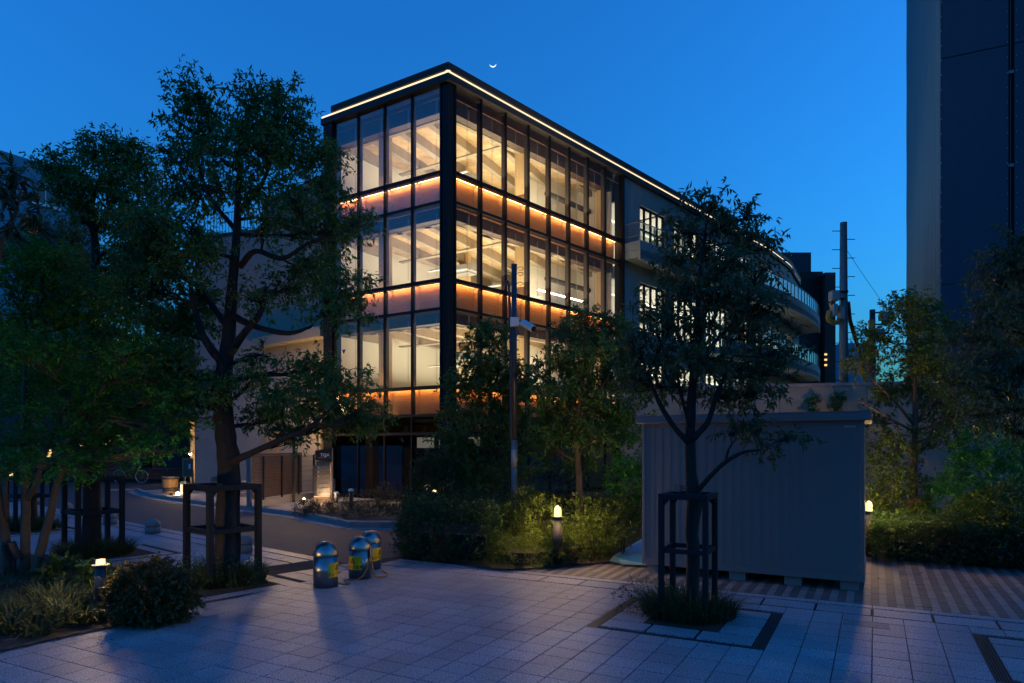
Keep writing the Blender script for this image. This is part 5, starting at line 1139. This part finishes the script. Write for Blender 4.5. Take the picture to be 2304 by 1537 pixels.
# ------------------------------------------------------------------ trees
tree('largest broadleaf tree, rising from the nearest left tree guard', (-4.42, 10.43, 0),
     [(512, 1306, 10.4, .21), (512, 1210, 10.4, .185), (515, 1050, 10.4, .17), (505, 960, 10.4, .145), (502, 860, 10.4, .13), (512, 780, 10.4, .11), (518, 700, 10.4, .085), (530, 560, 10.4, .065), (536, 430, 10.4, .045), (540, 300, 10.4, .02)],
     [[(500, 815, 10.4, .075), (468, 775, 10.3, .06), (445, 725, 10.2, .05), (428, 640, 10.1, .03)],
      [(510, 805, 10.4, .07), (545, 755, 10.2, .055), (585, 705, 10.1, .045), (600, 645, 10, .025)],
      [(522, 710, 10.4, .06), (575, 735, 10.2, .045), (650, 750, 10, .035), (700, 735, 9.9, .02)],
      [(520, 1040, 10.3, .07), (560, 1022, 10.1, .05), (640, 985, 9.9, .04), (695, 962, 9.8, .03), (760, 905, 9.7, .018)],
      [(540, 600, 10.4, .05), (575, 565, 10.2, .04), (635, 582, 10, .035), (690, 550, 9.9, .025), (750, 530, 9.8, .015)],
      [(535, 480, 10.4, .04), (585, 420, 10.2, .03), (620, 340, 10.1, .018)], [(532, 520, 10.4, .04), (470, 440, 10.5, .03), (440, 340, 10.6, .018)],
      [(515, 740, 10.4, .05), (440, 640, 10.8, .04), (370, 600, 11, .025), (330, 520, 11, .015)]],
     [(440, 225, 50, 50), (450, 290, 70, 55), (575, 215, 42, 42), (620, 255, 68, 60), (560, 300, 60, 45), (425, 350, 62, 45), (500, 360, 60, 40), (600, 340, 80, 50), (690, 370, 70, 45), (735, 350, 35, 40), (655, 300, 50, 40), (480, 430, 68, 48), (400, 430, 45, 38), (585, 440, 50, 35),
      (650, 440, 62, 38), (720, 440, 55, 30), (745, 520, 88, 45), (660, 500, 55, 28), (800, 505, 36, 24), (370, 560, 90, 55), (320, 490, 62, 42), (430, 510, 60, 40), (455, 580, 70, 48), (590, 505, 40, 26), (700, 610, 95, 42), (770, 640, 48, 34), (745, 690, 72, 42), (640, 650, 52, 28),
      (350, 660, 90, 60), (310, 580, 60, 45), (415, 740, 70, 50), (390, 830, 70, 45), (450, 680, 60, 45), (570, 670, 40, 26), (700, 830, 75, 34), (745, 875, 92, 45), (690, 900, 75, 40), (800, 935, 62, 42), (610, 945, 72, 34), (740, 955, 70, 36), (650, 985, 48, 20), (570, 860, 38, 26), (620, 880, 48, 26), (590, 800, 34, 20), (835, 960, 26, 30), (480, 870, 45, 30), (440, 900, 50, 35)],
     10.4, .092, 'leaf_oak', 'bark_dark', cover=1.75, droop=.55, depth=1.2, group=None, twl=.26)
tree('second broadleaf tree in the left row, crown against the sky', (-8.05, 13.13, 0),
     [(207, 1240, 13.1, .19), (207, 1150, 13.1, .15), (206, 1090, 13.1, .14), (208, 900, 13.1, .11), (210, 680, 13.1, .085), (215, 560, 13.1, .075), (206, 470, 13.1, .05), (225, 400, 13.1, .03)],
     [[(208, 490, 13.1, .05), (185, 458, 13, .04), (150, 448, 12.9, .03), (120, 430, 12.8, .015)], [(214, 520, 13.1, .05), (245, 470, 13, .035), (268, 400, 13, .02)]],
     [(255, 350, 58, 42), (300, 375, 50, 46), (215, 345, 34, 32), (150, 382, 55, 28), (105, 372, 40, 18), (185, 415, 55, 30), (150, 425, 38, 20), (240, 405, 60, 36), (325, 430, 45, 46), (285, 450, 56, 44), (180, 485, 34, 22), (160, 468, 40, 18), (245, 505, 50, 36), (320, 530, 60, 50), (280, 590, 60, 50), (340, 610, 62, 55), (270, 670, 70, 50), (250, 750, 80, 50)],
     13.1, .10, 'leaf_oak', 'bark_dark', cover=1.9, droop=.5, depth=1.0)
tree('third tree of the left row, behind the maple in its own guard', (-12.04, 17.03, 0), [(66, 1170, 17, .18), (64, 1000, 17, .13), (60, 800, 17, .09)], [],
     [(40, 760, 90, 60), (110, 820, 80, 50), (20, 860, 80, 60), (120, 720, 60, 50)], 17, .11, 'leaf_oak', 'bark_dark', cover=1.8, droop=.4)
mp = tree('multi stemmed green maple with layered foliage at the left edge', (G(45, 1290).x, G(45, 1290).y, 0),
     [(57, 1288, 10.9, .075), (57, 1200, 10.9, .07), (58, 1110, 10.9, .06), (52, 950, 10.9, .04), (60, 760, 10.9, .02)],
     [[(20, 1290, 10.95, .075), (10, 1200, 10.9, .07), (-4, 1110, 10.8, .06), (-20, 900, 10.8, .03)], [(76, 1299, 10.8, .075), (95, 1225, 10.8, .07), (115, 1150, 10.8, .06), (128, 1090, 10.8, .05), (180, 960, 10.7, .035), (240, 860, 10.6, .02)],
      [(60, 1125, 10.9, .05), (80, 1090, 10.8, .04), (110, 1000, 10.7, .03), (170, 880, 10.6, .015)], [(16, 1170, 10.9, .04), (13, 1115, 10.7, .03), (16, 1060, 10.7, .02)]],
     [(30, 560, 80, 30), (110, 590, 90, 30), (40, 630, 100, 40), (160, 650, 90, 35), (80, 710, 110, 40), (220, 700, 90, 30), (40, 790, 100, 40), (170, 780, 110, 40), (290, 790, 80, 28), (90, 860, 110, 40), (240, 850, 100, 36), (350, 860, 80, 26), (40, 920, 90, 36), (160, 930, 110, 36), (300, 920, 100, 32), (400, 905, 70, 26), (460, 860, 40, 18),
      (60, 990, 100, 36), (190, 1000, 100, 36), (310, 985, 90, 26), (400, 960, 70, 22), (120, 1050, 100, 28), (30, 1050, 70, 30), (230, 1050, 80, 22), (350, 1015, 70, 18), (450, 940, 50, 16), (150, 880, 60, 30)],
     10.6, .072, 'leaf_maple', 'bark_maple', cover=1.15, droop=.12, flat=.8, depth=1.3, name='maple_tree', per=14, twl=.24, wid=.50, shell=.4)
tree('large leafed loquat tree at the upper left edge', (P(-60, 0, 9).x, 9, 0), [(-70, 1260, 9, .09), (-40, 800, 9, .06), (0, 560, 9, .04), (40, 470, 9, .02)], [],
     [(45, 450, 45, 40), (20, 500, 45, 38), (70, 490, 30, 30), (60, 400, 26, 24), (5, 420, 30, 30)], 9, .20, 'leaf_loquat', 'bark_maple', cover=1.2, droop=.25, per=9, twl=.14, wid=.26, name='loquat_tree', spread=.55, depth=.5)
tree('feathery yellow green tree behind the maple', (P(150, 0, 39).x, 39, 0), [(150, 1050, 39, .26), (150, 800, 39, .18), (150, 560, 39, .07)], [],
     [(95, 520, 42, 40), (120, 570, 50, 50), (165, 540, 28, 46), (165, 600, 45, 50), (215, 600, 32, 44), (70, 580, 50, 40), (235, 640, 28, 34), (200, 660, 50, 40), (130, 650, 60, 40)], 39, .24, 'leaf_olive', 'bark_maple', cover=2.4, droop=.5, wid=.2, twl=.6, name='feathery_tree')
tree('dark tree filling the gap behind the left tree row', (P(330, 0, 39.5).x, 39.5, 0), [(330, 1050, 39.5, .3), (335, 900, 39.5, .18), (330, 700, 39.5, .09)], [],
     [(330, 720, 80, 60), (400, 780, 80, 60), (290, 800, 80, 60), (440, 850, 60, 50), (360, 880, 90, 50), (230, 830, 80, 60), (430, 930, 60, 40), (300, 940, 90, 40), (200, 930, 70, 50)], 39.5, .22, 'leaf_oak', 'bark_dark', cover=1.6, droop=.4, twl=.5)
tree('dark leafed tree standing in the guard in front of the shed', (2.18, 8.44, 0),
     [(1557, 1385, 8.44, .085), (1560, 1250, 8.44, .08), (1556, 1190, 8.44, .085), (1562, 1130, 8.44, .095), (1554, 1060, 8.44, .07), (1553, 985, 8.44, .065), (1556, 900, 8.44, .055), (1566, 760, 8.44, .04), (1575, 620, 8.44, .03), (1590, 500, 8.44, .012)],
     [[(1548, 995, 8.4, .045), (1520, 965, 8.35, .035), (1485, 910, 8.3, .03), (1455, 840, 8.2, .015)], [(1557, 990, 8.4, .045), (1592, 950, 8.3, .035), (1612, 890, 8.3, .03), (1650, 800, 8.2, .015)],
      [(1567, 1108, 8.4, .032), (1600, 1070, 8.25, .03), (1632, 1040, 8.15, .028), (1672, 1018, 8.05, .022), (1712, 1012, 8, .014)], [(1632, 1040, 8.15, .018), (1640, 1010, 8.1, .014), (1658, 985, 8.05, .008)], [(1558, 870, 8.4, .035), (1600, 780, 8.5, .025), (1680, 700, 8.6, .012)], [(1560, 840, 8.4, .035), (1520, 740, 8.6, .025), (1480, 680, 8.7, .012)],
      [(1552, 960, 8.4, .03), (1533, 890, 8.5, .022), (1520, 820, 8.6, .012)]],
     [(1600, 458, 42, 32), (1555, 465, 30, 26), (1540, 520, 52, 40), (1620, 515, 58, 40), (1680, 490, 32, 30), (1705, 540, 38, 34), (1740, 555, 24, 24), (1500, 585, 36, 36), (1570, 590, 60, 42), (1650, 590, 56, 42), (1700, 610, 40, 32), (1540, 650, 52, 36), (1610, 660, 60, 40), (1680, 680, 50, 36), (1735, 695, 42, 30), (1465, 705, 52, 40), (1500, 740, 44, 32), (1580, 740, 60, 40),
      (1660, 750, 58, 38), (1730, 770, 56, 38), (1775, 800, 36, 24), (1440, 790, 44, 44), (1500, 810, 58, 38), (1590, 820, 66, 42), (1670, 830, 62, 38), (1740, 845, 58, 34), (1460, 870, 52, 34), (1530, 880, 42, 28), (1620, 890, 70, 30), (1700, 890, 60, 26), (1650, 960, 42, 22), (1700, 950, 36, 20), (1770, 985, 42, 20), (1730, 1002, 26, 14), (1425, 850, 30, 36)],
     8.44, .105, 'leaf_oak_dark', 'bark_dark', cover=1.65, droop=.85, depth=.8, per=10, twl=.2, wid=.27)
tree('slender young tree right of the hedge, in front of the glazed corner', (P(1107, 0, 16.2).x, 16.2, 0), [(1107, 1150, 16.2, .08), (1107, 1050, 16.2, .065), (1105, 900, 16.2, .045), (1100, 760, 16.2, .015)], [],
     [(1090, 760, 32, 32), (1130, 765, 42, 36), (1060, 815, 44, 32), (1120, 830, 60, 40), (1165, 840, 40, 34), (1015, 850, 32, 18), (1080, 880, 62, 38), (1150, 905, 48, 38), (1035, 925, 44, 28), (1100, 950, 60, 36), (1170, 955, 36, 30), (1010, 985, 42, 30), (1060, 1010, 50, 32), (1120, 1020, 52, 36), (1180, 1000, 38, 34), (1085, 1070, 62, 28), (1190, 860, 28, 22), (1160, 1070, 40, 20)],
     16.2, .13, 'leaf_oak', 'bark_maple', cover=1.7, droop=.6, depth=.9)
tree('small tree behind the caged lamp left of the shed', (P(1303, 0, 14.3).x, 14.3, 0), [(1305, 1150, 14.3, .075), (1302, 1060, 14.3, .065), (1298, 970, 14.3, .055), (1310, 860, 14.3, .035), (1325, 740, 14.3, .015)],
     [[(1300, 1020, 14.3, .04), (1290, 960, 14.2, .035), (1270, 880, 14.1, .015)], [(1302, 960, 14.3, .04), (1340, 890, 14.3, .03), (1390, 820, 14.3, .012)]],
     [(1325, 725, 34, 26), (1380, 735, 42, 32), (1290, 755, 36, 28), (1345, 785, 62, 36), (1405, 795, 42, 36), (1255, 815, 40, 30), (1300, 840, 56, 36), (1370, 855, 60, 36), (1425, 860, 32, 40), (1240, 880, 40, 28), (1290, 910, 58, 34), (1360, 930, 60, 34), (1415, 930, 40, 34), (1230, 940, 44, 30), (1270, 975, 52, 32), (1345, 990, 50, 28), (1400, 975, 36, 26), (1235, 1010, 40, 26), (1310, 1030, 40, 22), (1215, 850, 20, 20)],
     14.3, .125, 'leaf_oak', 'bark_maple', cover=2.1, droop=.6, depth=.8)
tree('lighter green open tree right of the shed, behind the caged lamp', (P(2055, 0, 14.2).x, 14.2, 0), [(2056, 1180, 14.2, .075), (2056, 1060, 14.2, .07), (2060, 940, 14.2, .055), (2058, 850, 14.2, .035), (2068, 700, 14.2, .012)],
     [[(2056, 955, 14.2, .035), (2010, 900, 14.1, .025), (1960, 850, 14, .012)], [(2064, 950, 14.2, .035), (2110, 880, 14.1, .025), (2160, 820, 14, .012)], [(2054, 970, 14.2, .03), (1990, 935, 14, .02), (1930, 900, 13.9, .01)]],
     [(2060, 680, 46, 30), (2010, 700, 26, 24), (2100, 700, 42, 36), (2050, 745, 56, 36), (2125, 755, 38, 34), (1985, 765, 36, 30), (2040, 810, 60, 36), (2100, 825, 60, 36), (1960, 825, 44, 28), (1920, 830, 24, 16), (2150, 860, 48, 36), (2040, 870, 56, 30), (1985, 890, 42, 24), (2110, 905, 58, 28), (1960, 950, 42, 22), (2120, 965, 60, 24), (2180, 930, 40, 26), (2020, 1000, 34, 20), (2090, 1000, 50, 20)],
     14.2, .11, 'leaf_yellow', 'bark_maple', cover=1.5, droop=.35, depth=.9)
tree('dense drooping tree cut off by the right edge', (P(2350, 0, 10.5).x, 10.5, 0), [(2350, 1290, 10.5, .1), (2345, 1000, 10.5, .08), (2330, 700, 10.5, .04), (2310, 560, 10.5, .02)],
     [[(2340, 860, 10.5, .05), (2280, 790, 10.5, .03), (2230, 760, 10.5, .015)]],
     [(2290, 545, 44, 26), (2240, 585, 44, 28), (2300, 610, 48, 36), (2235, 640, 44, 30), (2290, 680, 56, 40), (2220, 700, 36, 26), (2260, 740, 60, 40), (2320, 760, 50, 50), (2190, 770, 40, 34), (2230, 810, 62, 42), (2300, 840, 56, 44), (2180, 860, 48, 38), (2250, 890, 60, 36), (2310, 920, 44, 36), (2200, 930, 38, 24), (2280, 960, 40, 24)],
     10.5, .11, 'leaf_oak_dark', 'bark_dark', cover=2.0, droop=.85, depth=.8, wid=.27)
for px, py, lab in ((1825, 925, 'thin climbing plant on the boundary wall above the left half of the shed'), (1882, 915, 'thin climbing plant on the boundary wall above the right half of the shed')):
    tree(lab, (P(px, 0, 17.2).x, 17.2, 0), [(px, 1180, 17.2, .02), (px, 1000, 17.2, .015), (px + 2, 890, 17.2, .006)], [], [(px, py - 20, 12, 16), (px - 5, py + 5, 16, 16), (px + 4, py + 40, 14, 20)], 17.2, .10, 'leaf_oak', 'bark_maple', cover=1.6, depth=.2, name='climbing_plant', twl=.12)
for o_ in COL.objects:
    if o_.name.startswith('climbing_plant'): o_['category'] = 'climbing plant'; o_['group'] = 'climbing plants on the boundary wall'

# ------------------------------------------------------------------ hedges, shrubs and grasses
def box_hedge(name, label, cat, poly, z0, z1, leaf, lm, dens, wid=.5, top=True, rough=.05, kind=None, dr=.1):
    """clipped hedge: leaf clusters over a rough prism"""
    poly = [Vector((p[0], p[1], 0)) for p in poly]; a = sum(poly[i].x * poly[(i + 1) % len(poly)].y - poly[(i + 1) % len(poly)].x * poly[i].y for i in range(len(poly)))
    if a < 0: poly = poly[::-1]
    t = empty(name, tuple(sum(poly, Vector()) / len(poly)), label, cat); cc = []; dd = []
    n = len(poly); cen = sum(poly, Vector()) / n
    for i in range(n):
        p, q = poly[i], poly[(i + 1) % n]; L = (q - p).length; m = int(L * (z1 - z0) * dens); nn = Vector(((q - p).y, -(q - p).x, 0)).normalized()
        s = rng.uniform(0, 1, m); z = rng.uniform(z0, z1, m); off = rng.normal(-.05, rough * 1.6, m) + .11 * np.sin(s * L * 4 + i) * np.cos(z * 6) + .05 * np.sin(s * L * 13) - .16 * ((z - z0) / (z1 - z0)) ** 3
        pts = np.array(p)[None] + (np.array(q) - np.array(p))[None] * s[:, None] + np.array(nn)[None] * off[:, None]; pts[:, 2] = z
        cc.append(pts); dd.append(np.tile(np.array(nn), (m, 1)) + rng.normal(0, .3, (m, 3)))
    xs = [p.x for p in poly]; ys = [p.y for p in poly]; m = int((max(xs) - min(xs)) * (max(ys) - min(ys)) * dens); k = []
    pl_ = [(p.x, p.y) for p in poly]
    for _ in range(m):
        q = Vector((random.uniform(min(xs), max(xs)), random.uniform(min(ys), max(ys)), 0))
        if inside(q, pl_): k.append((q.x, q.y, z1 + random.gauss(-.06, rough * 1.6) + .05 * math.sin(q.x * 11) * math.sin(q.y * 9) + .08 * math.sin(q.x * 4) * math.cos(q.y * 5)))
    k = np.array(k); cc.append(k); dd.append(np.tile(np.array([0, 0, 1.]), (len(k), 1)) + rng.normal(0, .4, (len(k), 3)))
    cc = np.concatenate(cc); dd = np.concatenate(dd)
    (lv, lf), _ = leaves_on_twigs(cc, dd, 7, leaf, leaf * wid, .13, dr, 0, .8)
    lv[:, 2] = np.maximum(lv[:, 2], .045)
    np_mesh('foliage', lv, lf, lm, t)['kind'] = 'stuff'
    sh_ = []
    for i in range(n):
        a_, p, b_ = poly[i - 1], poly[i], poly[(i + 1) % n]; e1 = (p - a_).normalized(); e2 = (b_ - p).normalized()
        nn = (Vector((-e1.y, e1.x, 0)) + Vector((-e2.y, e2.x, 0))); sh_.append(p + nn * .24 / max(.5, nn.length_squared / 2))
    MB().prism([tuple(p[:2]) for p in sh_], max(.04, z0 - .02), z0 + (z1 - z0) * .5).build('twig_core', 'ground_soil', t)
    return t
box_hedge('tall_hedge', 'tall clipped dark hedge block at the corner of the side street', 'hedge', [G(925, 1200), G(1040, 1212), Vector((-.7, 17.0, 0)), Vector((-2.1, 17.3, 0))], .1, 1.72, .06, 'leaf_hedge', 240)
box_hedge('front_hedge', 'waist high dark hedge with pink blossoms at its left end', 'hedge', [G(915, 1262), G(1120, 1275), Vector((-.1, 14.2, 0)), Vector((-2.3, 14.6, 0))], .04, .92, .055, 'leaf_hedge', 240)
fl_b = MB()
for i in range(26):
    q = G(random.uniform(916, 935), random.uniform(1236, 1262)) ; q = Vector((q.x + random.uniform(-.1, .02), q.y + random.uniform(-.1, .2), random.uniform(.15, .8))); fl_b.lathe([(.006, -.01), (.022, 0), (.014, .016)], tuple(q), 6)
hd_ = [o for o in COL.objects if o.name == 'front_hedge'][0]; fl_b.build('blossoms', 'petal', hd_)['kind'] = 'stuff'
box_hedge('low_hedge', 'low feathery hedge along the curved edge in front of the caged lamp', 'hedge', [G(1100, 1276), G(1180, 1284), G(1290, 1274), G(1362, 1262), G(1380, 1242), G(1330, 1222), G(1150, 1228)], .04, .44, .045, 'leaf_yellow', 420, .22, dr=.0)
box_hedge('rear_hedge', 'long dark hedge under the glazed facade behind the young trees', 'hedge', [Vector((-1.6, 17.9, 0)), Vector((5.5, 17.2, 0)), Vector((5.6, 18.0, 0)), Vector((-1.5, 18.7, 0))], .04, 1.45, .065, 'leaf_hedge', 110)
def E_(px, py, Y, rx, ry, rz=None): c = P(px, py, Y); return (c, rx / F * Y, (rz or rx) / F * Y * .8, ry / F * Y)
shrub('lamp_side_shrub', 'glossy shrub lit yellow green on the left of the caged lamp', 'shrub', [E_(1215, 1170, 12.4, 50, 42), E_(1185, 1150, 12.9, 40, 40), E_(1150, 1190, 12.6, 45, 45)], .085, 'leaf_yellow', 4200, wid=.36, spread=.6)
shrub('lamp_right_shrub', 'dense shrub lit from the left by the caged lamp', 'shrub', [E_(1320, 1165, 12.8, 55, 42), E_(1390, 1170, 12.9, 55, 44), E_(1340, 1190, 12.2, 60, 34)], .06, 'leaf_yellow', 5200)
shrub('dark_shrub', 'dark loose shrub between the camera pole and the tall hedge', 'shrub', [E_(1060, 1180, 14.6, 60, 40), E_(1110, 1150, 15, 50, 40)], .07, 'leaf_hedge', 3000)
shrub('leafy_maple_shrub', 'leafy maple shrub against the left side of the shed', 'shrub', [E_(1415, 1090, 13.4, 45, 60), E_(1430, 1110, 13.4, 40, 50), E_(1425, 1020, 14, 40, 40)], 0.075, 'leaf_maple', 4600, flat=.6, wid=.5, stems=False)
shrub('wall_side_maple', 'feathery maple foliage behind the right caged lamp', 'shrub', [E_(1990, 1075, 13.8, 48, 50), E_(1975, 1010, 14.2, 40, 30), E_(2030, 1110, 14.4, 50, 40)], 0.08, 'leaf_yellow', 4600, flat=.6, wid=.5, twl=.2, stems=False)
shrub('right_maple_shrub', 'dark feathery maple shrub near the right edge', 'shrub', [E_(2200, 1080, 13.2, 70, 60), E_(2280, 1070, 12.6, 60, 70), E_(2240, 1010, 13.5, 80, 40), E_(2150, 1120, 13.8, 60, 50)], 0.085, 'leaf_maple', 9000, flat=.6, wid=.5, twl=.2, stems=False)
shrub('upper_right_shrub', 'olive tinted shrub lit faintly at the far right', 'shrub', [E_(2280, 1150, 12, 60, 60), E_(2200, 1170, 12.6, 60, 50)], .07, 'leaf_yellow', 4200)
box_hedge('garden_hedge', 'low dark hedge along the striped brick path at the right', 'hedge', [G(1962, 1262), G(2080, 1270), G(2304, 1287), G(2500, 1300), Vector((13, 13.6, 0)), Vector((7.3, 13.8, 0))], .04, .62, .06, 'leaf_hedge', 330)
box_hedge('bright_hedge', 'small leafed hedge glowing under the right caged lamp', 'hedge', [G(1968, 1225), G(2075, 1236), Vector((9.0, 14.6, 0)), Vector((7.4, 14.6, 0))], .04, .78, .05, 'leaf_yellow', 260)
for px, py in ((2010, 1185), (2055, 1160)):
    pass
tsx = empty('tree_stake', (P(2055, 0, 14.1).x, 14.1, 0), 'wooden support stakes tied round the open tree right of the shed', 'stake')
for a, b in (((2020, 1200), (2050, 1130)), ((2095, 1205), (2062, 1130)), ((2040, 1215), (2056, 1126))): MB().tube([P(a[0], a[1], 14.0), P(b[0], b[1], 14.1)], .03, 6).build('pole', 'bark_maple', tsx)
MB().box(P(2041, 0, 14).x, P(2071, 0, 14).x, 13.98, 14.06, P(0, 1132, 14).z, P(0, 1122, 14).z).build('cross_bar', 'bark_maple', tsx)
# street planting in front of the lobby
rngp = random.Random(4)
lbs = ['reddish low shrub at the left tip of the street planting', 'low shrub in front of the lit totem base', 'loose green shrub between the totem and the grey plinth', 'low shrub in front of the grey plinth', 'sparse shrub before the first lobby window', 'twiggy shrub with lit leaves before the lobby glass', 'dark low shrub near the street kerb', 'low shrub beside the tall hedge', 'taller twiggy shrub at the back of the lobby planting']
for (px, py, Y, rx, ry), lab in zip(((690, 1146, 19.8, 26, 12), (722, 1150, 19.6, 26, 18), (765, 1140, 20.2, 26, 22), (805, 1165, 18.6, 30, 16), (835, 1130, 21.5, 30, 24), (880, 1130, 21.5, 30, 26), (850, 1160, 18.9, 40, 18), (905, 1155, 19, 30, 26), (868, 1118, 22.3, 18, 26)), lbs):
    shrub('street_shrub', lab, 'shrub', [E_(px, py, Y, rx, ry)], .055, 'leaf_shrub', 1300, group='low shrubs in the street planting', wid=.4, twl=.16)
# left planting bed
shrub('rounded_shrub', 'rounded shrub with mottled green and amber leaves beside the flat topped lamp', 'shrub', [E_(345, 1335, 8.0, 72, 62), E_(300, 1345, 7.9, 45, 50), E_(395, 1350, 8.1, 34, 45)], .05, 'leaf_heuchera', 9500, wid=.6, droop=.35, spread=.5)
V_, F_ = [], []; kk = 0
def add_bl(lst, *a, **k):
    v, f = blades(*a, **k); lst.append((v, f))
def join_bl(lst):
    V, Fc, k = [], [], 0
    for v, f in lst: V.append(v); Fc.append(f + k); k += len(v)
    return np.concatenate(V), np.concatenate(Fc)
def grass(name, label, cat, loc, lst, m='leaf_grass', group=None):
    t = empty(name, loc, label, cat, group); v, f = join_bl(lst); np_mesh('blades', v, f, m, t)['kind'] = 'stuff'; return t
for (x, y), r_, n_, L_, lab in (((-4.42, 10.43), .62, 2600, .36, 'dark tufted grass filling the base of the nearest left tree guard'), ((-8.0, 13.1), .66, 1900, .42, 'long arching grass around the middle left tree guard'), ((-12.0, 17.0), .7, 1300, .45, 'long grass around the farthest left tree guard'), ((2.18, 8.44), .56, 2000, .38, 'long arching grass around the guard in front of the shed')):
    l = []; add_bl(l, (x, y, .01), r_, r_, n_, L_, .011, rot=.5); add_bl(l, (x, y, .01), r_ * .8, r_ * .8, n_ // 3, L_ * .6, .016, lean=1.2)
    grass('grass_tuft', lab, 'grass', (x, y, 0), l, group='grass in the tree guards')
shrub('fern_sprig', 'feathery fern spilling left from the guard in front of the shed', 'fern', [(Vector((1.72, 8.5, .14)), .30, .26, .16)], .05, 'leaf_hedge', 1500, wid=.16, stems=False, twl=.2)
shrub('fern_clump', 'small leafed clump at the foot of the largest tree', 'fern', [(Vector((-4.15, 10.0, .16)), .45, .35, .2), (Vector((-4.7, 10.1, .14)), .35, .3, .18)], .045, 'leaf_hedge', 2600, wid=.3, stems=False, twl=.16)
l = []
for i in range(30):
    q = G(random.uniform(-60, 140), random.uniform(1400, 1440)); a_ = (q.x, q.y + random.uniform(0, 1.0), .02); add_bl(l, a_, .14, .14, 55, random.uniform(.28, .50), .024, lean=1.15)
grass('broadleaf_sedge', 'bright arching sedge at the bottom left corner', 'sedge', (G(60, 1420).x, G(60, 1420).y, 0), l)
l = []
for i in range(46):
    q = G(random.uniform(110, 420), random.uniform(1300, 1408)); 
    if 230 < CX + q.x / q.y * F < 430 and q.y > 7.9: pass
    add_bl(l, (q.x, q.y + .12, .02), .2, .2, 150, random.uniform(.08, .16), .007, lean=1.0)
for i in range(40): q = G(random.uniform(-100, 300), random.uniform(1275, 1400)); add_bl(l, (q.x, q.y, .02), .28, .28, 120, .15, .008, lean=1.0)
v, f = join_bl(l); o_ = np_mesh('ground_cover', v, f, 'leaf_grass'); tag(o_, 'fine low grass covering the left planting bed', 'ground cover', None, 'stuff')
shrub('broad_plant', 'broad leafed low plant between the maple and the flat topped lamp', 'plant', [E_(150, 1290, 9.6, 45, 18), E_(190, 1300, 9.2, 40, 16)], .13, 'leaf_hedge', 500, wid=.6, flat=.7, stems=False)
# things in the left bed: black spotlight and a small dark panel
q = G(33, 1300); sp2 = empty('garden_spotlight', (q.x, q.y, 0), 'black unlit garden spotlight between the maple stems', 'lamp')
MB().tube([(q.x, q.y, .0), (q.x, q.y, .3)], .02, 6).build('spike', 'black_metal', sp2); MB().tube([(q.x + .02, q.y, .30), (q.x - .05, q.y - .05, .56)], .085, 14).build('lamp_head', 'black_metal', sp2)
q = G(118, 1290); bx_ = empty('plant_sign', (q.x, q.y, 0), 'low dark wooden panel behind the flat topped lamp', 'panel')
for k in range(4): MB().obox((q.x, q.y, 0), Vector((.5, -.86, 0)), Vector((.86, .5, 0)), k * .13, k * .13 + .122, -.012, .012, 0, .44 - k * .03).build('board', 'louver_wood', bx_)
# fallen leaves on the brick path and planter edge
lv_ = []; n_ = 80; pp = []
for i in range(n_):
    q = G(random.uniform(1955, 2290), random.uniform(1262, 1345)) if i < 45 else G(random.uniform(600, 2200), random.uniform(1340, 1530)) if i < 55 else G(random.uniform(0, 400), random.uniform(1392, 1465)); pp.append((q.x, q.y, .008))
pp = np.array(pp); v, f = leaf_geo(pp, rng.normal(0, 1, (n_, 3)) * [1, 1, .05], np.tile([0, 0, 1.], (n_, 1)) + rng.normal(0, .2, (n_, 3)), rng.uniform(.03, .06, n_), rng.uniform(.015, .03, n_)); v[:, 2] = np.maximum(v[:, 2], .006)
tag(np_mesh('fallen_leaves', v, f, 'dry_leaf'), 'scattered dry leaves on the brick path and bed edge', 'leaves', None, 'stuff')
